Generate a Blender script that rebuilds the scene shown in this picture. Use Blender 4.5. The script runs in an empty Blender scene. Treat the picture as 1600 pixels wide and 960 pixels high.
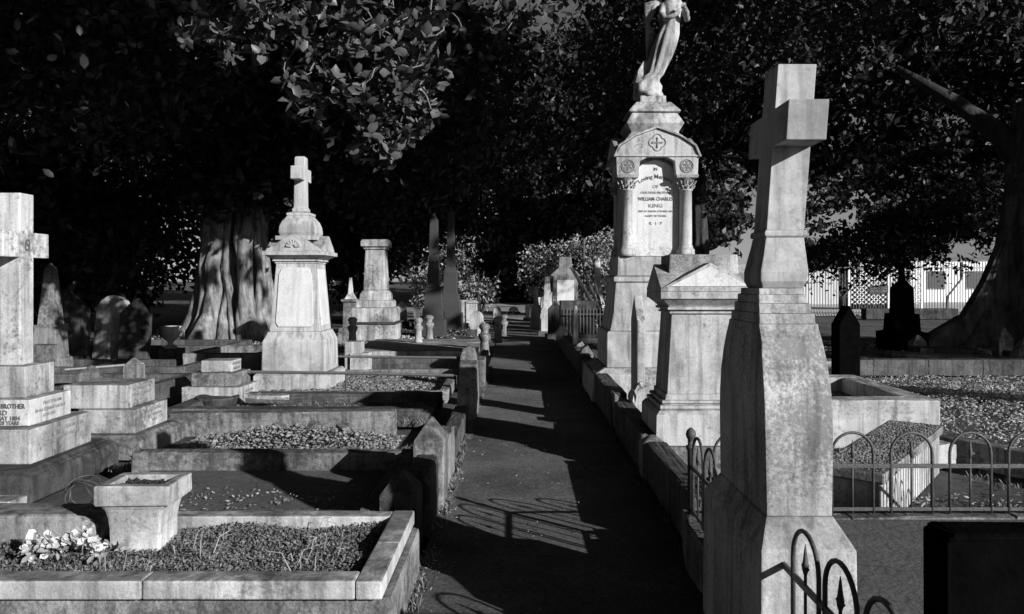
import bpy, bmesh, math, random
import numpy as np
from mathutils import Vector, Matrix
random.seed(7); RNG = np.random.default_rng(11)
SC = bpy.context.scene; COL = SC.collection
PI = math.pi

# ---------------------------------------------------------------- camera
CAMH = 1.6
cam_d = bpy.data.cameras.new('camera'); cam = bpy.data.objects.new('camera', cam_d); COL.objects.link(cam)
cam.location = (0, 0, CAMH); cam.rotation_euler = (math.radians(90), 0, 0)
cam_d.lens = 27.0; cam_d.sensor_width = 36; cam_d.shift_x = -9/1600; cam_d.shift_y = -40/1600
cam_d.clip_start = .05; cam_d.clip_end = 900
SC.camera = cam
SC.render.resolution_x = 1024; SC.render.resolution_y = 614
# ---------------------------------------------------------------- sky and sun (monochrome, like the film)
w = bpy.data.worlds.new('World'); SC.world = w; w.use_nodes = True
nt = w.node_tree; nt.nodes.clear()
SUND = Vector((1, -.89, .52)).normalized()            # towards the sun
EL = math.asin(SUND.z)
sky = nt.nodes.new('ShaderNodeTexSky'); sky.sky_type = 'NISHITA'; sky.sun_disc = False
sky.sun_elevation = EL; sky.sun_rotation = math.radians(135); sky.air_density = 1.0; sky.dust_density = .6
sepc = nt.nodes.new('ShaderNodeSeparateColor')      # red-filter black-and-white rendering of the blue sky
bg = nt.nodes.new('ShaderNodeBackground'); bg.inputs['Strength'].default_value = .05
wo = nt.nodes.new('ShaderNodeOutputWorld')
nt.links.new(sky.outputs[0], sepc.inputs[0]); nt.links.new(sepc.outputs[0], bg.inputs['Color']); nt.links.new(bg.outputs[0], wo.inputs[0])
sl = bpy.data.lights.new('sun', 'SUN'); sl.energy = 5.0; sl.angle = math.radians(.5); sl.color = (1, 1, 1)
so = bpy.data.objects.new('sun', sl); COL.objects.link(so); so.location = (20, -20, 15)
so.rotation_euler = SUND.to_track_quat('Z', 'Y').to_euler()
SC.view_settings.view_transform = 'Standard'; SC.view_settings.look = 'None'
SC.view_settings.exposure = 0.4; SC.view_settings.gamma = 1.0; SC.view_settings.use_curve_mapping = False
try:
    SC.cycles.max_bounces = 4; SC.cycles.diffuse_bounces = 2; SC.cycles.glossy_bounces = 2; SC.cycles.transmission_bounces = 2
except Exception: pass

# ---------------------------------------------------------------- materials
def g(v): return (v, v, v, 1)
def mat_new(name):
    m = bpy.data.materials.new(name); m.use_nodes = True
    n = m.node_tree; return m, n, n.nodes['Principled BSDF']
def N(n, t, **k):
    x = n.nodes.new(t)
    for a, b in k.items(): setattr(x, a, b)
    return x
def noise(n, pos, scale, detail=6, rough=.6, vec=(1, 1, 1)):
    mp = N(n, 'ShaderNodeMapping'); mp.inputs['Scale'].default_value = vec
    n.links.new(pos, mp.inputs[0])
    t = N(n, 'ShaderNodeTexNoise'); t.inputs['Scale'].default_value = scale; t.inputs['Detail'].default_value = detail; t.inputs['Roughness'].default_value = rough
    n.links.new(mp.outputs[0], t.inputs[0]); return t.outputs[0]
def ramp(n, src, a, b, ca, cb):
    r = N(n, 'ShaderNodeValToRGB'); r.color_ramp.elements[0].position = a; r.color_ramp.elements[1].position = b
    r.color_ramp.elements[0].color = g(ca); r.color_ramp.elements[1].color = g(cb)
    n.links.new(src, r.inputs[0]); return r.outputs[0]
def mul(n, a, b, fac=1.0):
    m = N(n, 'ShaderNodeMix', data_type='RGBA', blend_type='MULTIPLY'); m.inputs[0].default_value = fac
    n.links.new(a, m.inputs[6]); n.links.new(b, m.inputs[7]); return m.outputs[2]
def stone(name, base=.5, mott=.6, lichen=.35, streak=.7, spot=.12, rough=.85, bump=.5, off=0., lsc=9., grain=1.0):
    """weathered stone: cloudy mottling, rain streaks, dark lichen blotches with a shape of their own, grain bump"""
    m, n, b = mat_new(name)
    geo = N(n, 'ShaderNodeNewGeometry'); ad = N(n, 'ShaderNodeVectorMath'); ad.inputs[1].default_value = (off, off*1.7, off*.6)
    n.links.new(geo.outputs['Position'], ad.inputs[0]); P = ad.outputs[0]
    c = ramp(n, noise(n, P, 2.6, 8, .65), .32, .66, base*mott, base)
    c = mul(n, c, ramp(n, noise(n, P, 5.5, 5, .6, (1, 1, .16)), .36, .60, streak, 1))
    c = mul(n, c, ramp(n, noise(n, P, 70, 4, .7), .35, .6, 1-.22*grain, 1))
    if lichen > 0:
        big = noise(n, P, 1.7, 4, .6); fine = noise(n, P, lsc*3, 8, .75)
        s = N(n, 'ShaderNodeMath', operation='ADD'); n.links.new(big, s.inputs[0]); n.links.new(fine, s.inputs[1])
        lo = 1.16 - lichen*.34
        mk = N(n, 'ShaderNodeMapRange'); mk.inputs[1].default_value = lo; mk.inputs[2].default_value = lo+.17
        n.links.new(s.outputs[0], mk.inputs[0])
        mx = N(n, 'ShaderNodeMix', data_type='RGBA'); n.links.new(mk.outputs[0], mx.inputs[0]); n.links.new(c, mx.inputs[6])
        mx.inputs[7].default_value = g(spot); c = mx.outputs[2]
    # narrow run-off streaks, sooty patches; upward faces darkened for growth and painted low-sun shade
    c = mul(n, c, ramp(n, noise(n, P, 17, 4, .55, (1, 1, .07)), .50, .64, 1, .62 if streak < .9 else .85))
    c = mul(n, c, ramp(n, noise(n, P, 1.1, 7, .75), .38, .52, .62 if streak < .9 else .9, 1))
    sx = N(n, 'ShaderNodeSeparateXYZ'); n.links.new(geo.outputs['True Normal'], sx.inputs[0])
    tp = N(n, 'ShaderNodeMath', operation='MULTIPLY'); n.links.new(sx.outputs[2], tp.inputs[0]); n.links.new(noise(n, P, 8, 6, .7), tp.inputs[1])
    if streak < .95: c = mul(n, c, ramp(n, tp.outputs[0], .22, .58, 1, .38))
    n.links.new(c, b.inputs['Base Color']); b.inputs['Roughness'].default_value = rough
    b.inputs['Specular IOR Level'].default_value = .25
    bh = N(n, 'ShaderNodeMath', operation='ADD'); n.links.new(noise(n, P, 45, 6, .7), bh.inputs[0]); n.links.new(noise(n, P, 9, 4, .6), bh.inputs[1])
    bp = N(n, 'ShaderNodeBump'); bp.inputs['Strength'].default_value = bump; bp.inputs['Distance'].default_value = .012
    n.links.new(bh.outputs[0], bp.inputs['Height']); n.links.new(bp.outputs[0], b.inputs['Normal'])
    return m
def plain(name, v, rough=.6, metal=0, bump=0, bs=60, var=.0):
    m, n, b = mat_new(name)
    b.inputs['Base Color'].default_value = g(v); b.inputs['Roughness'].default_value = rough; b.inputs['Metallic'].default_value = metal; b.inputs['Specular IOR Level'].default_value = .0 if v < .01 else .4
    geo = N(n, 'ShaderNodeNewGeometry')
    if var > 0: n.links.new(ramp(n, noise(n, geo.outputs['Position'], bs*.3), .35, .65, v*(1-var), v), b.inputs['Base Color'])
    if bump > 0:
        bp = N(n, 'ShaderNodeBump'); bp.inputs['Strength'].default_value = bump; bp.inputs['Distance'].default_value = .01
        n.links.new(noise(n, geo.outputs['Position'], bs), bp.inputs['Height']); n.links.new(bp.outputs[0], b.inputs['Normal'])
    return m
def leafmat(name, lo, hi, rough=.4, sc=3.):
    m, n, b = mat_new(name)
    geo = N(n, 'ShaderNodeNewGeometry')
    c = ramp(n, noise(n, geo.outputs['Position'], sc, 4, .8), .3, .7, lo, hi)
    c = mul(n, c, ramp(n, geo.outputs['Random Per Island'], 0, 1, .45, 1.0))
    n.links.new(c, b.inputs['Base Color']); b.inputs['Roughness'].default_value = rough; b.inputs['Specular IOR Level'].default_value = .28
    return m
def barkmat(name, lo, hi):
    m, n, b = mat_new(name)
    geo = N(n, 'ShaderNodeNewGeometry'); P = geo.outputs['Position']
    c = ramp(n, noise(n, P, 5, 8, .7, (1, 1, .22)), .35, .65, lo, hi)
    c = mul(n, c, ramp(n, noise(n, P, 2.2, 5, .6), .35, .62, .45, 1))
    n.links.new(c, b.inputs['Base Color']); b.inputs['Roughness'].default_value = .9
    bp = N(n, 'ShaderNodeBump'); bp.inputs['Strength'].default_value = .9; bp.inputs['Distance'].default_value = .05
    n.links.new(noise(n, P, 12, 8, .7, (1, 1, .2)), bp.inputs['Height']); n.links.new(bp.outputs[0], b.inputs['Normal'])
    return m
M = {
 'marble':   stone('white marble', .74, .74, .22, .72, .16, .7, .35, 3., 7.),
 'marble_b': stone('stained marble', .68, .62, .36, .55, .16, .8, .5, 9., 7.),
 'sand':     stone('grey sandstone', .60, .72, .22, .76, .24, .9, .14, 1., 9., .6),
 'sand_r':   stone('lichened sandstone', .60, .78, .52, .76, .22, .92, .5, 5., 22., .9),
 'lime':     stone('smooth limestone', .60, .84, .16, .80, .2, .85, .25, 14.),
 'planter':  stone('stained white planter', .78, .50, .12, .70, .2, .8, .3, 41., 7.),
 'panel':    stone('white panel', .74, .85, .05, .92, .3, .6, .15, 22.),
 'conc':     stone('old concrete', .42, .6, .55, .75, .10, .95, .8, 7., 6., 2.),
 'conc_d':   stone('dirty and shade-dark concrete', .20, .55, .55, .7, .06, .95, .8, 17., 6., 2.),
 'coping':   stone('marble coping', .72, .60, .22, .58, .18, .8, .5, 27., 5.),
 'shade_tone':  plain('dark granite', .05, .55, 0, .15, 90, .3),  # shade of the obelisk fronts put into a dark colour; window panes share it
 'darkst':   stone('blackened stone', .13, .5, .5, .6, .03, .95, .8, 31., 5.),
 'black':    plain('black and shade-dark stone', .004, .9, 0, .6, 40, .4),  # near-black also paints tree shade onto the pointed headstone and the pillar
 'iron':     plain('painted iron', .09, .5, .2, .5, 120, .35),
 'rail':     plain('galvanised pipe', .22, .5, .6, .3, 80, .3),
 'ink':      plain('letter paint', .10, .9),
 'ink2':     plain('worn letter paint', .22, .9),
 'soil':     plain('soil', .035, 1, 0, 1, 60, .5),
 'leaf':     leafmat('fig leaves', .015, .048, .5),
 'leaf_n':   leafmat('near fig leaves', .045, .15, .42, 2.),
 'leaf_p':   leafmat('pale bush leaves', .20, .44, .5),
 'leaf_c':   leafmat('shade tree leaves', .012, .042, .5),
 'twig':     plain('twig bark', .22, .8, 0, .4, 90, .4),
 'bark':     barkmat('fig bark', .05, .46), 'bark_m': barkmat('rough grey bark', .025, .20), 'bark_d': barkmat('dark bark', .02, .07),
 'petal':    plain('silk petals', .62, .7, 0, .2, 90, .35),
 'gravel':   leafmat('gravel chips', .10, .34, .85, 6.),
 'gravel_w': leafmat('white gravel chips', .12, .42, .85, 6.),
 'litter':   leafmat('dry leaf litter', .18, .62, .7, 2.),
 'grass':    leafmat('ground cover leaves', .09, .26, .6, 8.),
 'road':     stone('pale roadway', .62, .85, 0, 1, .2, .95, .2, 3.),
 'white':    plain('white wall paint', .8, .7, 0, .1, 30, .1),
 'roof':     plain('grey roofing', .18, .8, 0, .2, 30, .2),
}
def ground_mat(name, a, b_, a2=None, bsc=40, fine=.55):
    m, n, b = mat_new(name)
    geo = N(n, 'ShaderNodeNewGeometry'); P = geo.outputs['Position']
    c = ramp(n, noise(n, P, .7, 8, .7), .35, .65, a, b_)
    c = mul(n, c, ramp(n, noise(n, P, bsc, 6, .8), .35, .65, fine, 1))
    n.links.new(c, b.inputs['Base Color']); b.inputs['Roughness'].default_value = 1; b.inputs['Specular IOR Level'].default_value = .1
    bp = N(n, 'ShaderNodeBump'); bp.inputs['Strength'].default_value = 1; bp.inputs['Distance'].default_value = .03
    n.links.new(noise(n, P, bsc, 8, .8), bp.inputs['Height']); n.links.new(bp.outputs[0], b.inputs['Normal'])
    return m
M['earth'] = ground_mat('earth and grass', .07, .17)
M['path'] = ground_mat('old asphalt', .10, .25, bsc=48, fine=.3)
M['lawn'] = ground_mat('dry mown grass', .20, .42, bsc=30, fine=.5)
def cracked(name, v):
    m, n, b = mat_new(name)
    geo = N(n, 'ShaderNodeNewGeometry'); P = geo.outputs['Position']
    vo = N(n, 'ShaderNodeTexVoronoi', feature='DISTANCE_TO_EDGE'); vo.inputs['Scale'].default_value = 6.5
    n.links.new(P, vo.inputs[0])
    c = mul(n, ramp(n, vo.outputs[0],   .006, .03, .5, 1), ramp(n, noise(n, P, 5), .3, .7, v*.55, v))
    n.links.new(c, b.inputs['Base Color']); b.inputs['Roughness'].default_value = .95
    bp = N(n, 'ShaderNodeBump'); bp.inputs['Strength'].default_value = .6; bp.inputs['Distance'].default_value = .02
    n.links.new(noise(n, P, 30), bp.inputs['Height']); n.links.new(bp.outputs[0], b.inputs['Normal'])
    return m
M['crack'] = cracked('cracked screed', .085)

# ---------------------------------------------------------------- mesh helpers
class MB:
    def __init__(s): s.v = []; s.f = []
    def add(s, vs, fs):
        o = len(s.v); s.v += [tuple(v) for v in vs]; s.f += [tuple(i+o for i in f) for f in fs]; return s
    def loft(s, secs):
        """secs: (z, hx, hy[, cx, cy]) rectangles stacked"""
        vs = []
        for q in secs:
            z, hx, hy = q[:3]; cx, cy = (q[3], q[4]) if len(q) > 3 else (0, 0)
            vs += [(cx-hx, cy-hy, z), (cx+hx, cy-hy, z), (cx+hx, cy+hy, z), (cx-hx, cy+hy, z)]
        n = len(secs); fs = [(3, 2, 1, 0), (4*n-4, 4*n-3, 4*n-2, 4*n-1)]
        for i in range(n-1):
            for k in range(4):
                a = 4*i+k; b = 4*i+(k+1) % 4; fs.append((a, b, b+4, a+4))
        return s.add(vs, fs)
    def box(s, x0, x1, y0, y1, z0, z1):
        return s.loft([(z0, (x1-x0)/2, (y1-y0)/2, (x0+x1)/2, (y0+y1)/2), (z1, (x1-x0)/2, (y1-y0)/2, (x0+x1)/2, (y0+y1)/2)])
    def prism(s, poly, a0, a1, axis='y'):
        """polygon in the plane across axis, extruded a0..a1. axis y: poly=(x,z); axis x: poly=(y,z); axis z: poly=(x,y)"""
        def P(p, a): return {'y': (p[0], a, p[1]), 'x': (a, p[0], p[1]), 'z': (p[0], p[1], a)}[axis]
        n = len(poly); vs = [P(p, a0) for p in poly]+[P(p, a1) for p in poly]
        fs = [tuple(range(n)), tuple(range(2*n-1, n-1, -1))]
        fs += [(i, i+n, (i+1) % n+n, (i+1) % n) for i in range(n)]
        return s.add(vs, fs)
    def lathe(s, prof, seg=16, cx=0, cy=0):
        vs = []; n = len(prof)
        for r, z in prof:
            for k in range(seg):
                t = 2*PI*k/seg; vs.append((cx+r*math.cos(t), cy+r*math.sin(t), z))
        fs = [tuple(range(seg-1, -1, -1)), tuple((n-1)*seg+k for k in range(seg))]
        for i in range(n-1):
            for k in range(seg):
                a = i*seg+k; b = i*seg+(k+1) % seg; fs.append((a, b, b+seg, a+seg))
        return s.add(vs, fs)
    def tube(s, pts, r, seg=8, caps=True):
        pts = [Vector(p) for p in pts]; rs = r if isinstance(r, (list, tuple)) else [r]*len(pts)
        vs = []; up = None
        for i, p in enumerate(pts):
            t = (pts[min(i+1, len(pts)-1)]-pts[max(i-1, 0)]).normalized()
            if up is None: up = t.orthogonal().normalized()
            a = (up - t*up.dot(t)).normalized(); up = a; b = t.cross(a)
            for k in range(seg):
                q = 2*PI*k/seg; vs.append(p+(a*math.cos(q)+b*math.sin(q))*rs[i])
        n = len(pts); fs = []
        if caps: fs = [tuple(range(seg-1, -1, -1)), tuple((n-1)*seg+k for k in range(seg))]
        for i in range(n-1):
            for k in range(seg):
                x = i*seg+k; y = i*seg+(k+1) % seg; fs.append((x, y, y+seg, x+seg))
        return s.add(vs, fs)
    def build(s, name, mat, parent=None, bev=.006, jit=.0, smooth=False, sub=0):
        me = bpy.data.meshes.new(name); me.from_pydata(s.v, [], s.f); me.validate()
        if bev or jit or sub or True:
            bm = bmesh.new(); bm.from_mesh(me)
            bmesh.ops.recalc_face_normals(bm, faces=bm.faces)
            if bev:
                es = [e for e in bm.edges if len(e.link_faces) == 2 and e.calc_face_angle(0) > .45]
                try: bmesh.ops.bevel(bm, geom=es, offset=bev, offset_type='OFFSET', segments=2, profile=.6, affect='EDGES', clamp_overlap=True)
                except Exception: pass
            if sub: bmesh.ops.subdivide_edges(bm, edges=[e for e in bm.edges if e.calc_length() > .05], cuts=sub, use_grid_fill=True)
            if jit:
                for v in bm.verts: v.co += Vector((random.uniform(-1, 1), random.uniform(-1, 1), random.uniform(-1, 1)))*jit
            bm.to_mesh(me); bm.free()
        if smooth: me.polygons.foreach_set('use_smooth', [True]*len(me.polygons))
        me.materials.append(M[mat])
        o = bpy.data.objects.new(name, me); COL.objects.link(o)
        if parent: o.parent = parent
        return o
def tag(o, label=None, cat=None, group=None, kind=None):
    if label: o['label'] = label
    if cat: o['category'] = cat
    if group: o['group'] = group
    if kind: o['kind'] = kind
    return o
def thing(name, loc, label, cat, group=None, rz=0, lean=0):
    o = bpy.data.objects.new(name, None); COL.objects.link(o); o.location = loc; o.rotation_euler = (0, lean, rz)
    o.empty_display_size = .1
    return tag(o, label, cat, group)
def npmesh(name, verts, faces, mat, parent=None, smooth=False):
    me = bpy.data.meshes.new(name); k = faces.shape[1]
    me.vertices.add(len(verts)); me.vertices.foreach_set('co', verts.astype(np.float32).ravel())
    me.loops.add(faces.size); me.loops.foreach_set('vertex_index', faces.astype(np.int32).ravel())
    me.polygons.add(len(faces)); me.polygons.foreach_set('loop_start', np.arange(0, faces.size, k, dtype=np.int32))
    me.polygons.foreach_set('loop_total', np.full(len(faces), k, dtype=np.int32))
    me.update(calc_edges=True); me.materials.append(M[mat])
    if smooth: me.polygons.foreach_set('use_smooth', [True]*len(me.polygons))
    o = bpy.data.objects.new(name, me); COL.objects.link(o)
    if parent: o.parent = parent
    return o
def unit(a): return a/np.maximum(np.linalg.norm(a, axis=1, keepdims=True), 1e-9)
def leaf_quads(c, L, asp=.45, droop=.35):
    n = len(c); d = RNG.normal(size=(n, 3)); d[:, 2] -= droop; d = unit(d)
    r = RNG.normal(size=(n, 3)); s = unit(np.cross(d, r)); L = L[:, None]
    v = np.stack([c-d*L*.5, c+s*L*asp*.5+d*L*.06, c+d*L*.5, c-s*L*asp*.5+d*L*.06], 1).reshape(-1, 3)
    f = np.arange(4*n).reshape(-1, 4); return v, f
def leaf_fold(c, d, L, asp=.55, fold=.12):
    n = len(c); d = unit(d); r = RNG.normal(size=(n, 3))*.6; r[:, 2] += 1
    s = unit(np.cross(d, r)); u = np.cross(s, d); L = L[:, None]
    P = [c, c+d*L*.28+s*L*asp*.42, c+d*L*.66+s*L*asp*.46, c+d*L*1.0-u*L*.08, c+d*L*.66-s*L*asp*.46, c+d*L*.28-s*L*asp*.42, c+d*L*.30-u*L*fold, c+d*L*.68-u*L*fold]
    v = np.stack(P, 1).reshape(-1, 3)
    b = (np.arange(n)*8)[:, None]
    F = np.array([[0, 6, 1, 1], [1, 6, 7, 2], [2, 7, 3, 3], [0, 5, 6, 6], [5, 4, 7, 6], [4, 3, 7, 7]])
    tri = np.array([[0, 6, 1], [1, 6, 7], [1, 7, 2], [2, 7, 3], [0, 5, 6], [5, 4, 7], [5, 7, 6], [4, 3, 7]])
    f = (b[:, None, :]+tri[None]).reshape(-1, 3); return v, f
def chips(name, c, size, mat, parent=None, flat=.6):
    """irregular little stones: jittered octahedra"""
    n = len(c); o = np.array([[1, 0, 0], [0, 1, 0], [-1, 0, 0], [0, -1, 0], [0, 0, 1], [0, 0, -1]], float)
    v = o[None]*RNG.uniform(.45, 1.1, (n, 6, 1))*size[:, None, None]
    v[:, :, 2] *= flat
    a = RNG.uniform(0, 2*PI, n); ca, sa = np.cos(a)[:, None], np.sin(a)[:, None]
    x = v[:, :, 0]*ca-v[:, :, 1]*sa; y = v[:, :, 0]*sa+v[:, :, 1]*ca; v[:, :, 0] = x; v[:, :, 1] = y
    t = RNG.uniform(-.5, .5, n)[:, None]; z = v[:, :, 2]+v[:, :, 0]*t; v[:, :, 2] = z
    v += c[:, None, :]
    f = np.array([[0, 1, 4], [1, 2, 4], [2, 3, 4], [3, 0, 4], [1, 0, 5], [2, 1, 5], [3, 2, 5], [0, 3, 5]])
    F = ((np.arange(n)*6)[:, None, None]+f[None]).reshape(-1, 3)
    return npmesh(name, v.reshape(-1, 3), F, mat, parent)
def text(s, size, loc, parent, mat='ink', face='front', name='inscription', xs=1.0, depth=.0025, align='CENTER', arc=0, shear=0, rz=0):
    cu = bpy.data.curves.new('lettering', 'FONT'); cu.body = s; cu.size = size; cu.align_x = align; cu.extrude = depth; cu.resolution_u = 2; cu.offset = size*.012; cu.shear = shear
    to = bpy.data.objects.new('lettering', cu); COL.objects.link(to)
    dg = bpy.context.evaluated_depsgraph_get(); me = bpy.data.meshes.new_from_object(to.evaluated_get(dg))
    bpy.data.objects.remove(to)
    if arc:
        for v in me.vertices:
            a = v.co.x/arc; y = v.co.y; v.co.x = (arc+y)*math.sin(a); v.co.y = (arc+y)*math.cos(a)-arc
    me.transform(Matrix.Diagonal((xs, 1, 1, 1)))
    me.transform(Matrix.Rotation(PI/2, 4, 'X'))
    if face == 'right': me.transform(Matrix.Rotation(PI/2, 4, 'Z'))
    if rz: me.transform(Matrix.Rotation(rz, 4, 'Z'))
    me.transform(Matrix.Translation(loc)); me.materials.clear(); me.materials.append(M[mat])
    o = bpy.data.objects.new(name, me); COL.objects.link(o); o.parent = parent; return o
def copy_tree(o, parent=None):
    c = o.copy(); COL.objects.link(c)
    if parent: c.parent = parent
    for ch in list(o.children): copy_tree(ch, c)
    return c

# ---------------------------------------------------------------- ground, path, street
def gz(y): return 0 if y < 42 else min((y-42)*.03, 1.6)
xs = np.concatenate([np.linspace(-300, -30, 8), np.linspace(-25, 25, 40), np.linspace(30, 300, 8)])
ys = np.concatenate([np.linspace(-120, -10, 6), np.linspace(-5, 80, 90), np.linspace(90, 400, 8)])
GX, GY = np.meshgrid(xs, ys)
def gzz(x, y):
    z = np.zeros_like(x); k = (x < 8)
    z = np.where(k, np.clip((y-40)*.03, 0, 1.5)*np.clip((8-x)/6, 0, 1), 0)
    return z+.02*np.sin(x*1.3)*np.sin(y*.9)-.03
gv = np.stack([GX, GY, gzz(GX, GY)], -1).reshape(-1, 3); nx, ny = len(xs), len(ys)
ii = np.array([[j*nx+i, j*nx+i+1, (j+1)*nx+i+1, (j+1)*nx+i] for j in range(ny-1) for i in range(nx-1)])
tag(npmesh('ground', gv, ii, 'earth', smooth=True), 'dark earth and thin grass between the graves', 'ground', kind='structure')
lx, ly = np.meshgrid(np.linspace(-9, 7, 33), np.linspace(31.5, 47, 40))
lz = gzz(lx, ly)+.055+.03*np.sin(lx*2.1)*np.sin(ly*1.7); lv = np.stack([lx, ly, lz], -1).reshape(-1, 3)
li = np.array([[j*33+i, j*33+i+1, (j+1)*33+i+1, (j+1)*33+i] for j in range(39) for i in range(32)])
tag(npmesh('lawn', lv, li, 'lawn', smooth=True), 'pale sunlit dry lawn at the end of the path', 'lawn', kind='structure')
p = MB(); yy = np.linspace(-4, 33, 97)
pv = []; pf = []
for i, y in enumerate(yy):
    for k, x in enumerate(np.linspace(-.545, 1.0, 7)):
        pv.append((x+random.uniform(-.006, .006), y, .012+.012*math.sin(y*1.9+x*2)*(.3 if y < 12 else .8)+.006*math.sin(x*7+y)))
for i in range(96):
    for k in range(6): a = i*7+k; pf.append((a, a+1, a+8, a+7))
p.add(pv, pf); tag(p.build('path', 'path', bev=0, smooth=True), 'narrow dark asphalt path running straight between the graves', 'path', kind='structure')
p = MB(); p.box(9, 120, 36.6, 90, -.05, .02); tag(p.build('road', 'road', bev=0), 'pale sunlit roadway beyond the cemetery fence', 'road', kind='structure')

# ---------------------------------------------------------------- stone building blocks
def slab_ring(x0, x1, y0, y1, z0, z1, wd, mb=None, front=True, back=True, left=True, right=True):
    mb = mb or MB()
    if front: mb.box(x0, x1, y0, y0+wd, z0, z1)
    if back: mb.box(x0, x1, y1-wd, y1, z0, z1)
    if left: mb.box(x0, x0+wd, y0+wd+.002, y1-wd-.002, z0, z1-.002)
    if right: mb.box(x1-wd, x1, y0+wd+.002, y1-wd-.002, z0, z1-.002)
    return mb
def bar(name, x0, x1, y0, y1, z0, z1, mat, label, cat='kerb', group=None, bev=.012, rz=0):
    cx, cy = (x0+x1)/2, (y0+y1)/2
    nseg = max(1, int(max(x1-x0, y1-y0)/.9)); mb = MB()
    along_x = (x1-x0) > (y1-y0)
    for k in range(nseg):                                   # separate kerb stones with hairline joints
        if along_x:
            a = x0+(x1-x0)*k/nseg; b = x0+(x1-x0)*(k+1)/nseg; dz = random.uniform(-.008, .004)
            mb.box(a-cx+.002, b-cx-.002, y0-cy, y1-cy, 0, z1-z0+dz)
        else:
            a = y0+(y1-y0)*k/nseg; b = y0+(y1-y0)*(k+1)/nseg; dz = random.uniform(-.008, .004)
            mb.box(x0-cx, x1-cx, a-cy+.002, b-cy-.002, 0, z1-z0+dz)
    o = mb.build(name, mat, bev=bev, jit=.004, sub=5); o.location = (cx, cy, z0); o.rotation_euler = (0, 0, rz)
    return tag(o, label, cat, group)

# ================================================================ LEFT SIDE
# --- nearest kerbed plot
t = thing('kerbed_plot', (-1.97, 3.7, 0), 'low kerbed grave with white coping and a bed of ground cover, nearest on the left', 'grave')
mb = MB(); mb.box(-1.45, 1.44, -.46, .47, 0, .272); mb.build('plinth', 'conc', t, .03, .003)
mb = MB()
for (a, b) in ((-1.42, -.5), (-.496, .40), (.404, 1.29)): mb.box(a, b, -.5, -.385, .272, .352)
mb.box(1.294, 1.405, -.5, -.02, .272, .35); mb.box(1.294, 1.405, -.017, .5, .272, .349)
mb.box(-1.42, 1.29, .40, .5, .272, .346); mb.build('coping', 'coping', t, .009, .0008)
# soil bed then leaves
n = 42000; c = np.stack([RNG.uniform(-1.42, 1.29, n), RNG.uniform(-.385, .40, n), .276+RNG.uniform(0, .028, n)], 1)
c[:, 2] += .018*np.sin(c[:, 0]*9)*np.sin(c[:, 1]*11)
v, f = leaf_quads(c, RNG.uniform(.010, .022, n), .6, 0)
tag(npmesh('ground_cover', v, f, 'grass', t), kind='stuff')
mb = MB()
for _ in range(34):
    x = random.choice([random.gauss(1.0, .05), random.gauss(.62, .5), random.uniform(-.3, 1.2)]); x = max(-1.2, min(1.22, x)); y = random.uniform(-.3, .33)
    l = random.uniform(.04, .14); a = random.uniform(0, 6.3)
    mb.tube([(x, y, .29), (x+l*.3*math.cos(a), y+l*.3*math.sin(a), .31+l*.5), (x+l*.8*math.cos(a), y+l*.8*math.sin(a), .30+l*.7)], [.0025, .002, .001], 4)
tag(mb.build('dry_stems', 'litter', t, 0), 'pale dry grass stems', kind='stuff')
# --- square stone planter
t = thing('stone_planter', (-1.855, 3.82, .285), 'square white stone planter with a wide rim standing on the kerbed grave', 'planter', rz=.02)
mb = MB(); mb.loft([(0, .118, .102), (.02, .120, .104), (.12, .122, .108), (.17, .126, .112), (.21, .138, .120), (.235, .158, .130)]); mb.build('bowl', 'planter', t, .012, .002)
mb = MB(); mb.box(-.178, .178, -.142, -.095, .235, .335); mb.box(-.178, .178, .095, .142, .235, .332)
mb.box(-.178, -.125, -.093, .093, .235, .333); mb.box(.125, .178, -.093, .093, .235, .333); mb.build('rim', 'planter', t, .01, .002)
n = 500; c = np.stack([RNG.uniform(-.122, .122, n), RNG.uniform(-.092, .092, n), .29+RNG.uniform(0, .02, n)], 1)
mb = MB(); mb.box(-.124, .124, -.094, .094, .22, .295); so_ = mb.build('soil', 'soil', t, 0)
tag(chips('soil_crumbs', c, RNG.uniform(.006, .016, n), 'soil', so_), kind='stuff')
# --- fallen slab, small broken block, silk flowers, wire coil
t = MB(); t.prism([(-.42, 0), (.40, 0), (.42, .10), (.30, .145), (-.42, .15)], -.11, .11); o = t.build('fallen_slab', 'marble_b', None, .02, .003); o.location = (-2.5, 3.93, .29)
tag(o, 'fallen white slab with a flat top lying left of the planter', 'slab')
t = MB(); t.box(-.15, .12, -.08, .08, 0, .13); o = t.build('broken_block', 'marble', None, .015, .004); o.location = (-2.90, 4.28, .26); tag(o, 'small pale block at the left frame edge behind the fallen slab', 'stone block')
fl = thing('silk_flowers', (-2.10, 3.60, .29), 'bunch of faded white silk flowers lying beside the planter', 'flowers')
pc = []; pd = []; pl = []
for _ in range(34):
    cx, cy, cz = random.uniform(-.19, .17), random.uniform(-.07, .07), random.uniform(.0, .10)+.02
    up = Vector((random.uniform(-.6, .6), random.uniform(-1, .2), random.uniform(.2, 1))).normalized()
    for k in range(9):
        a = 2*PI*k/9+random.uniform(-.2, .2); s = up.orthogonal().normalized(); q = up.cross(s)
        d = s*math.cos(a)+q*math.sin(a)+up*random.uniform(.1, .7)
        pc.append((cx, cy, cz)); pd.append(d[:]); pl.append(random.uniform(.022, .042))
v, f = leaf_fold(np.array(pc), np.array(pd), np.array(pl), .95, .1); npmesh('petals', v, f, 'petal', fl)
n = 60; v, f = leaf_fold(np.stack([RNG.uniform(-.22, .2, n), RNG.uniform(-.08, .08, n), RNG.uniform(.01, .07, n)], 1), RNG.normal(size=(n, 3)), RNG.uniform(.04, .07, n), .5)
npmesh('leaves', v, f, 'leaf_p', fl)
mb = MB()
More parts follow.
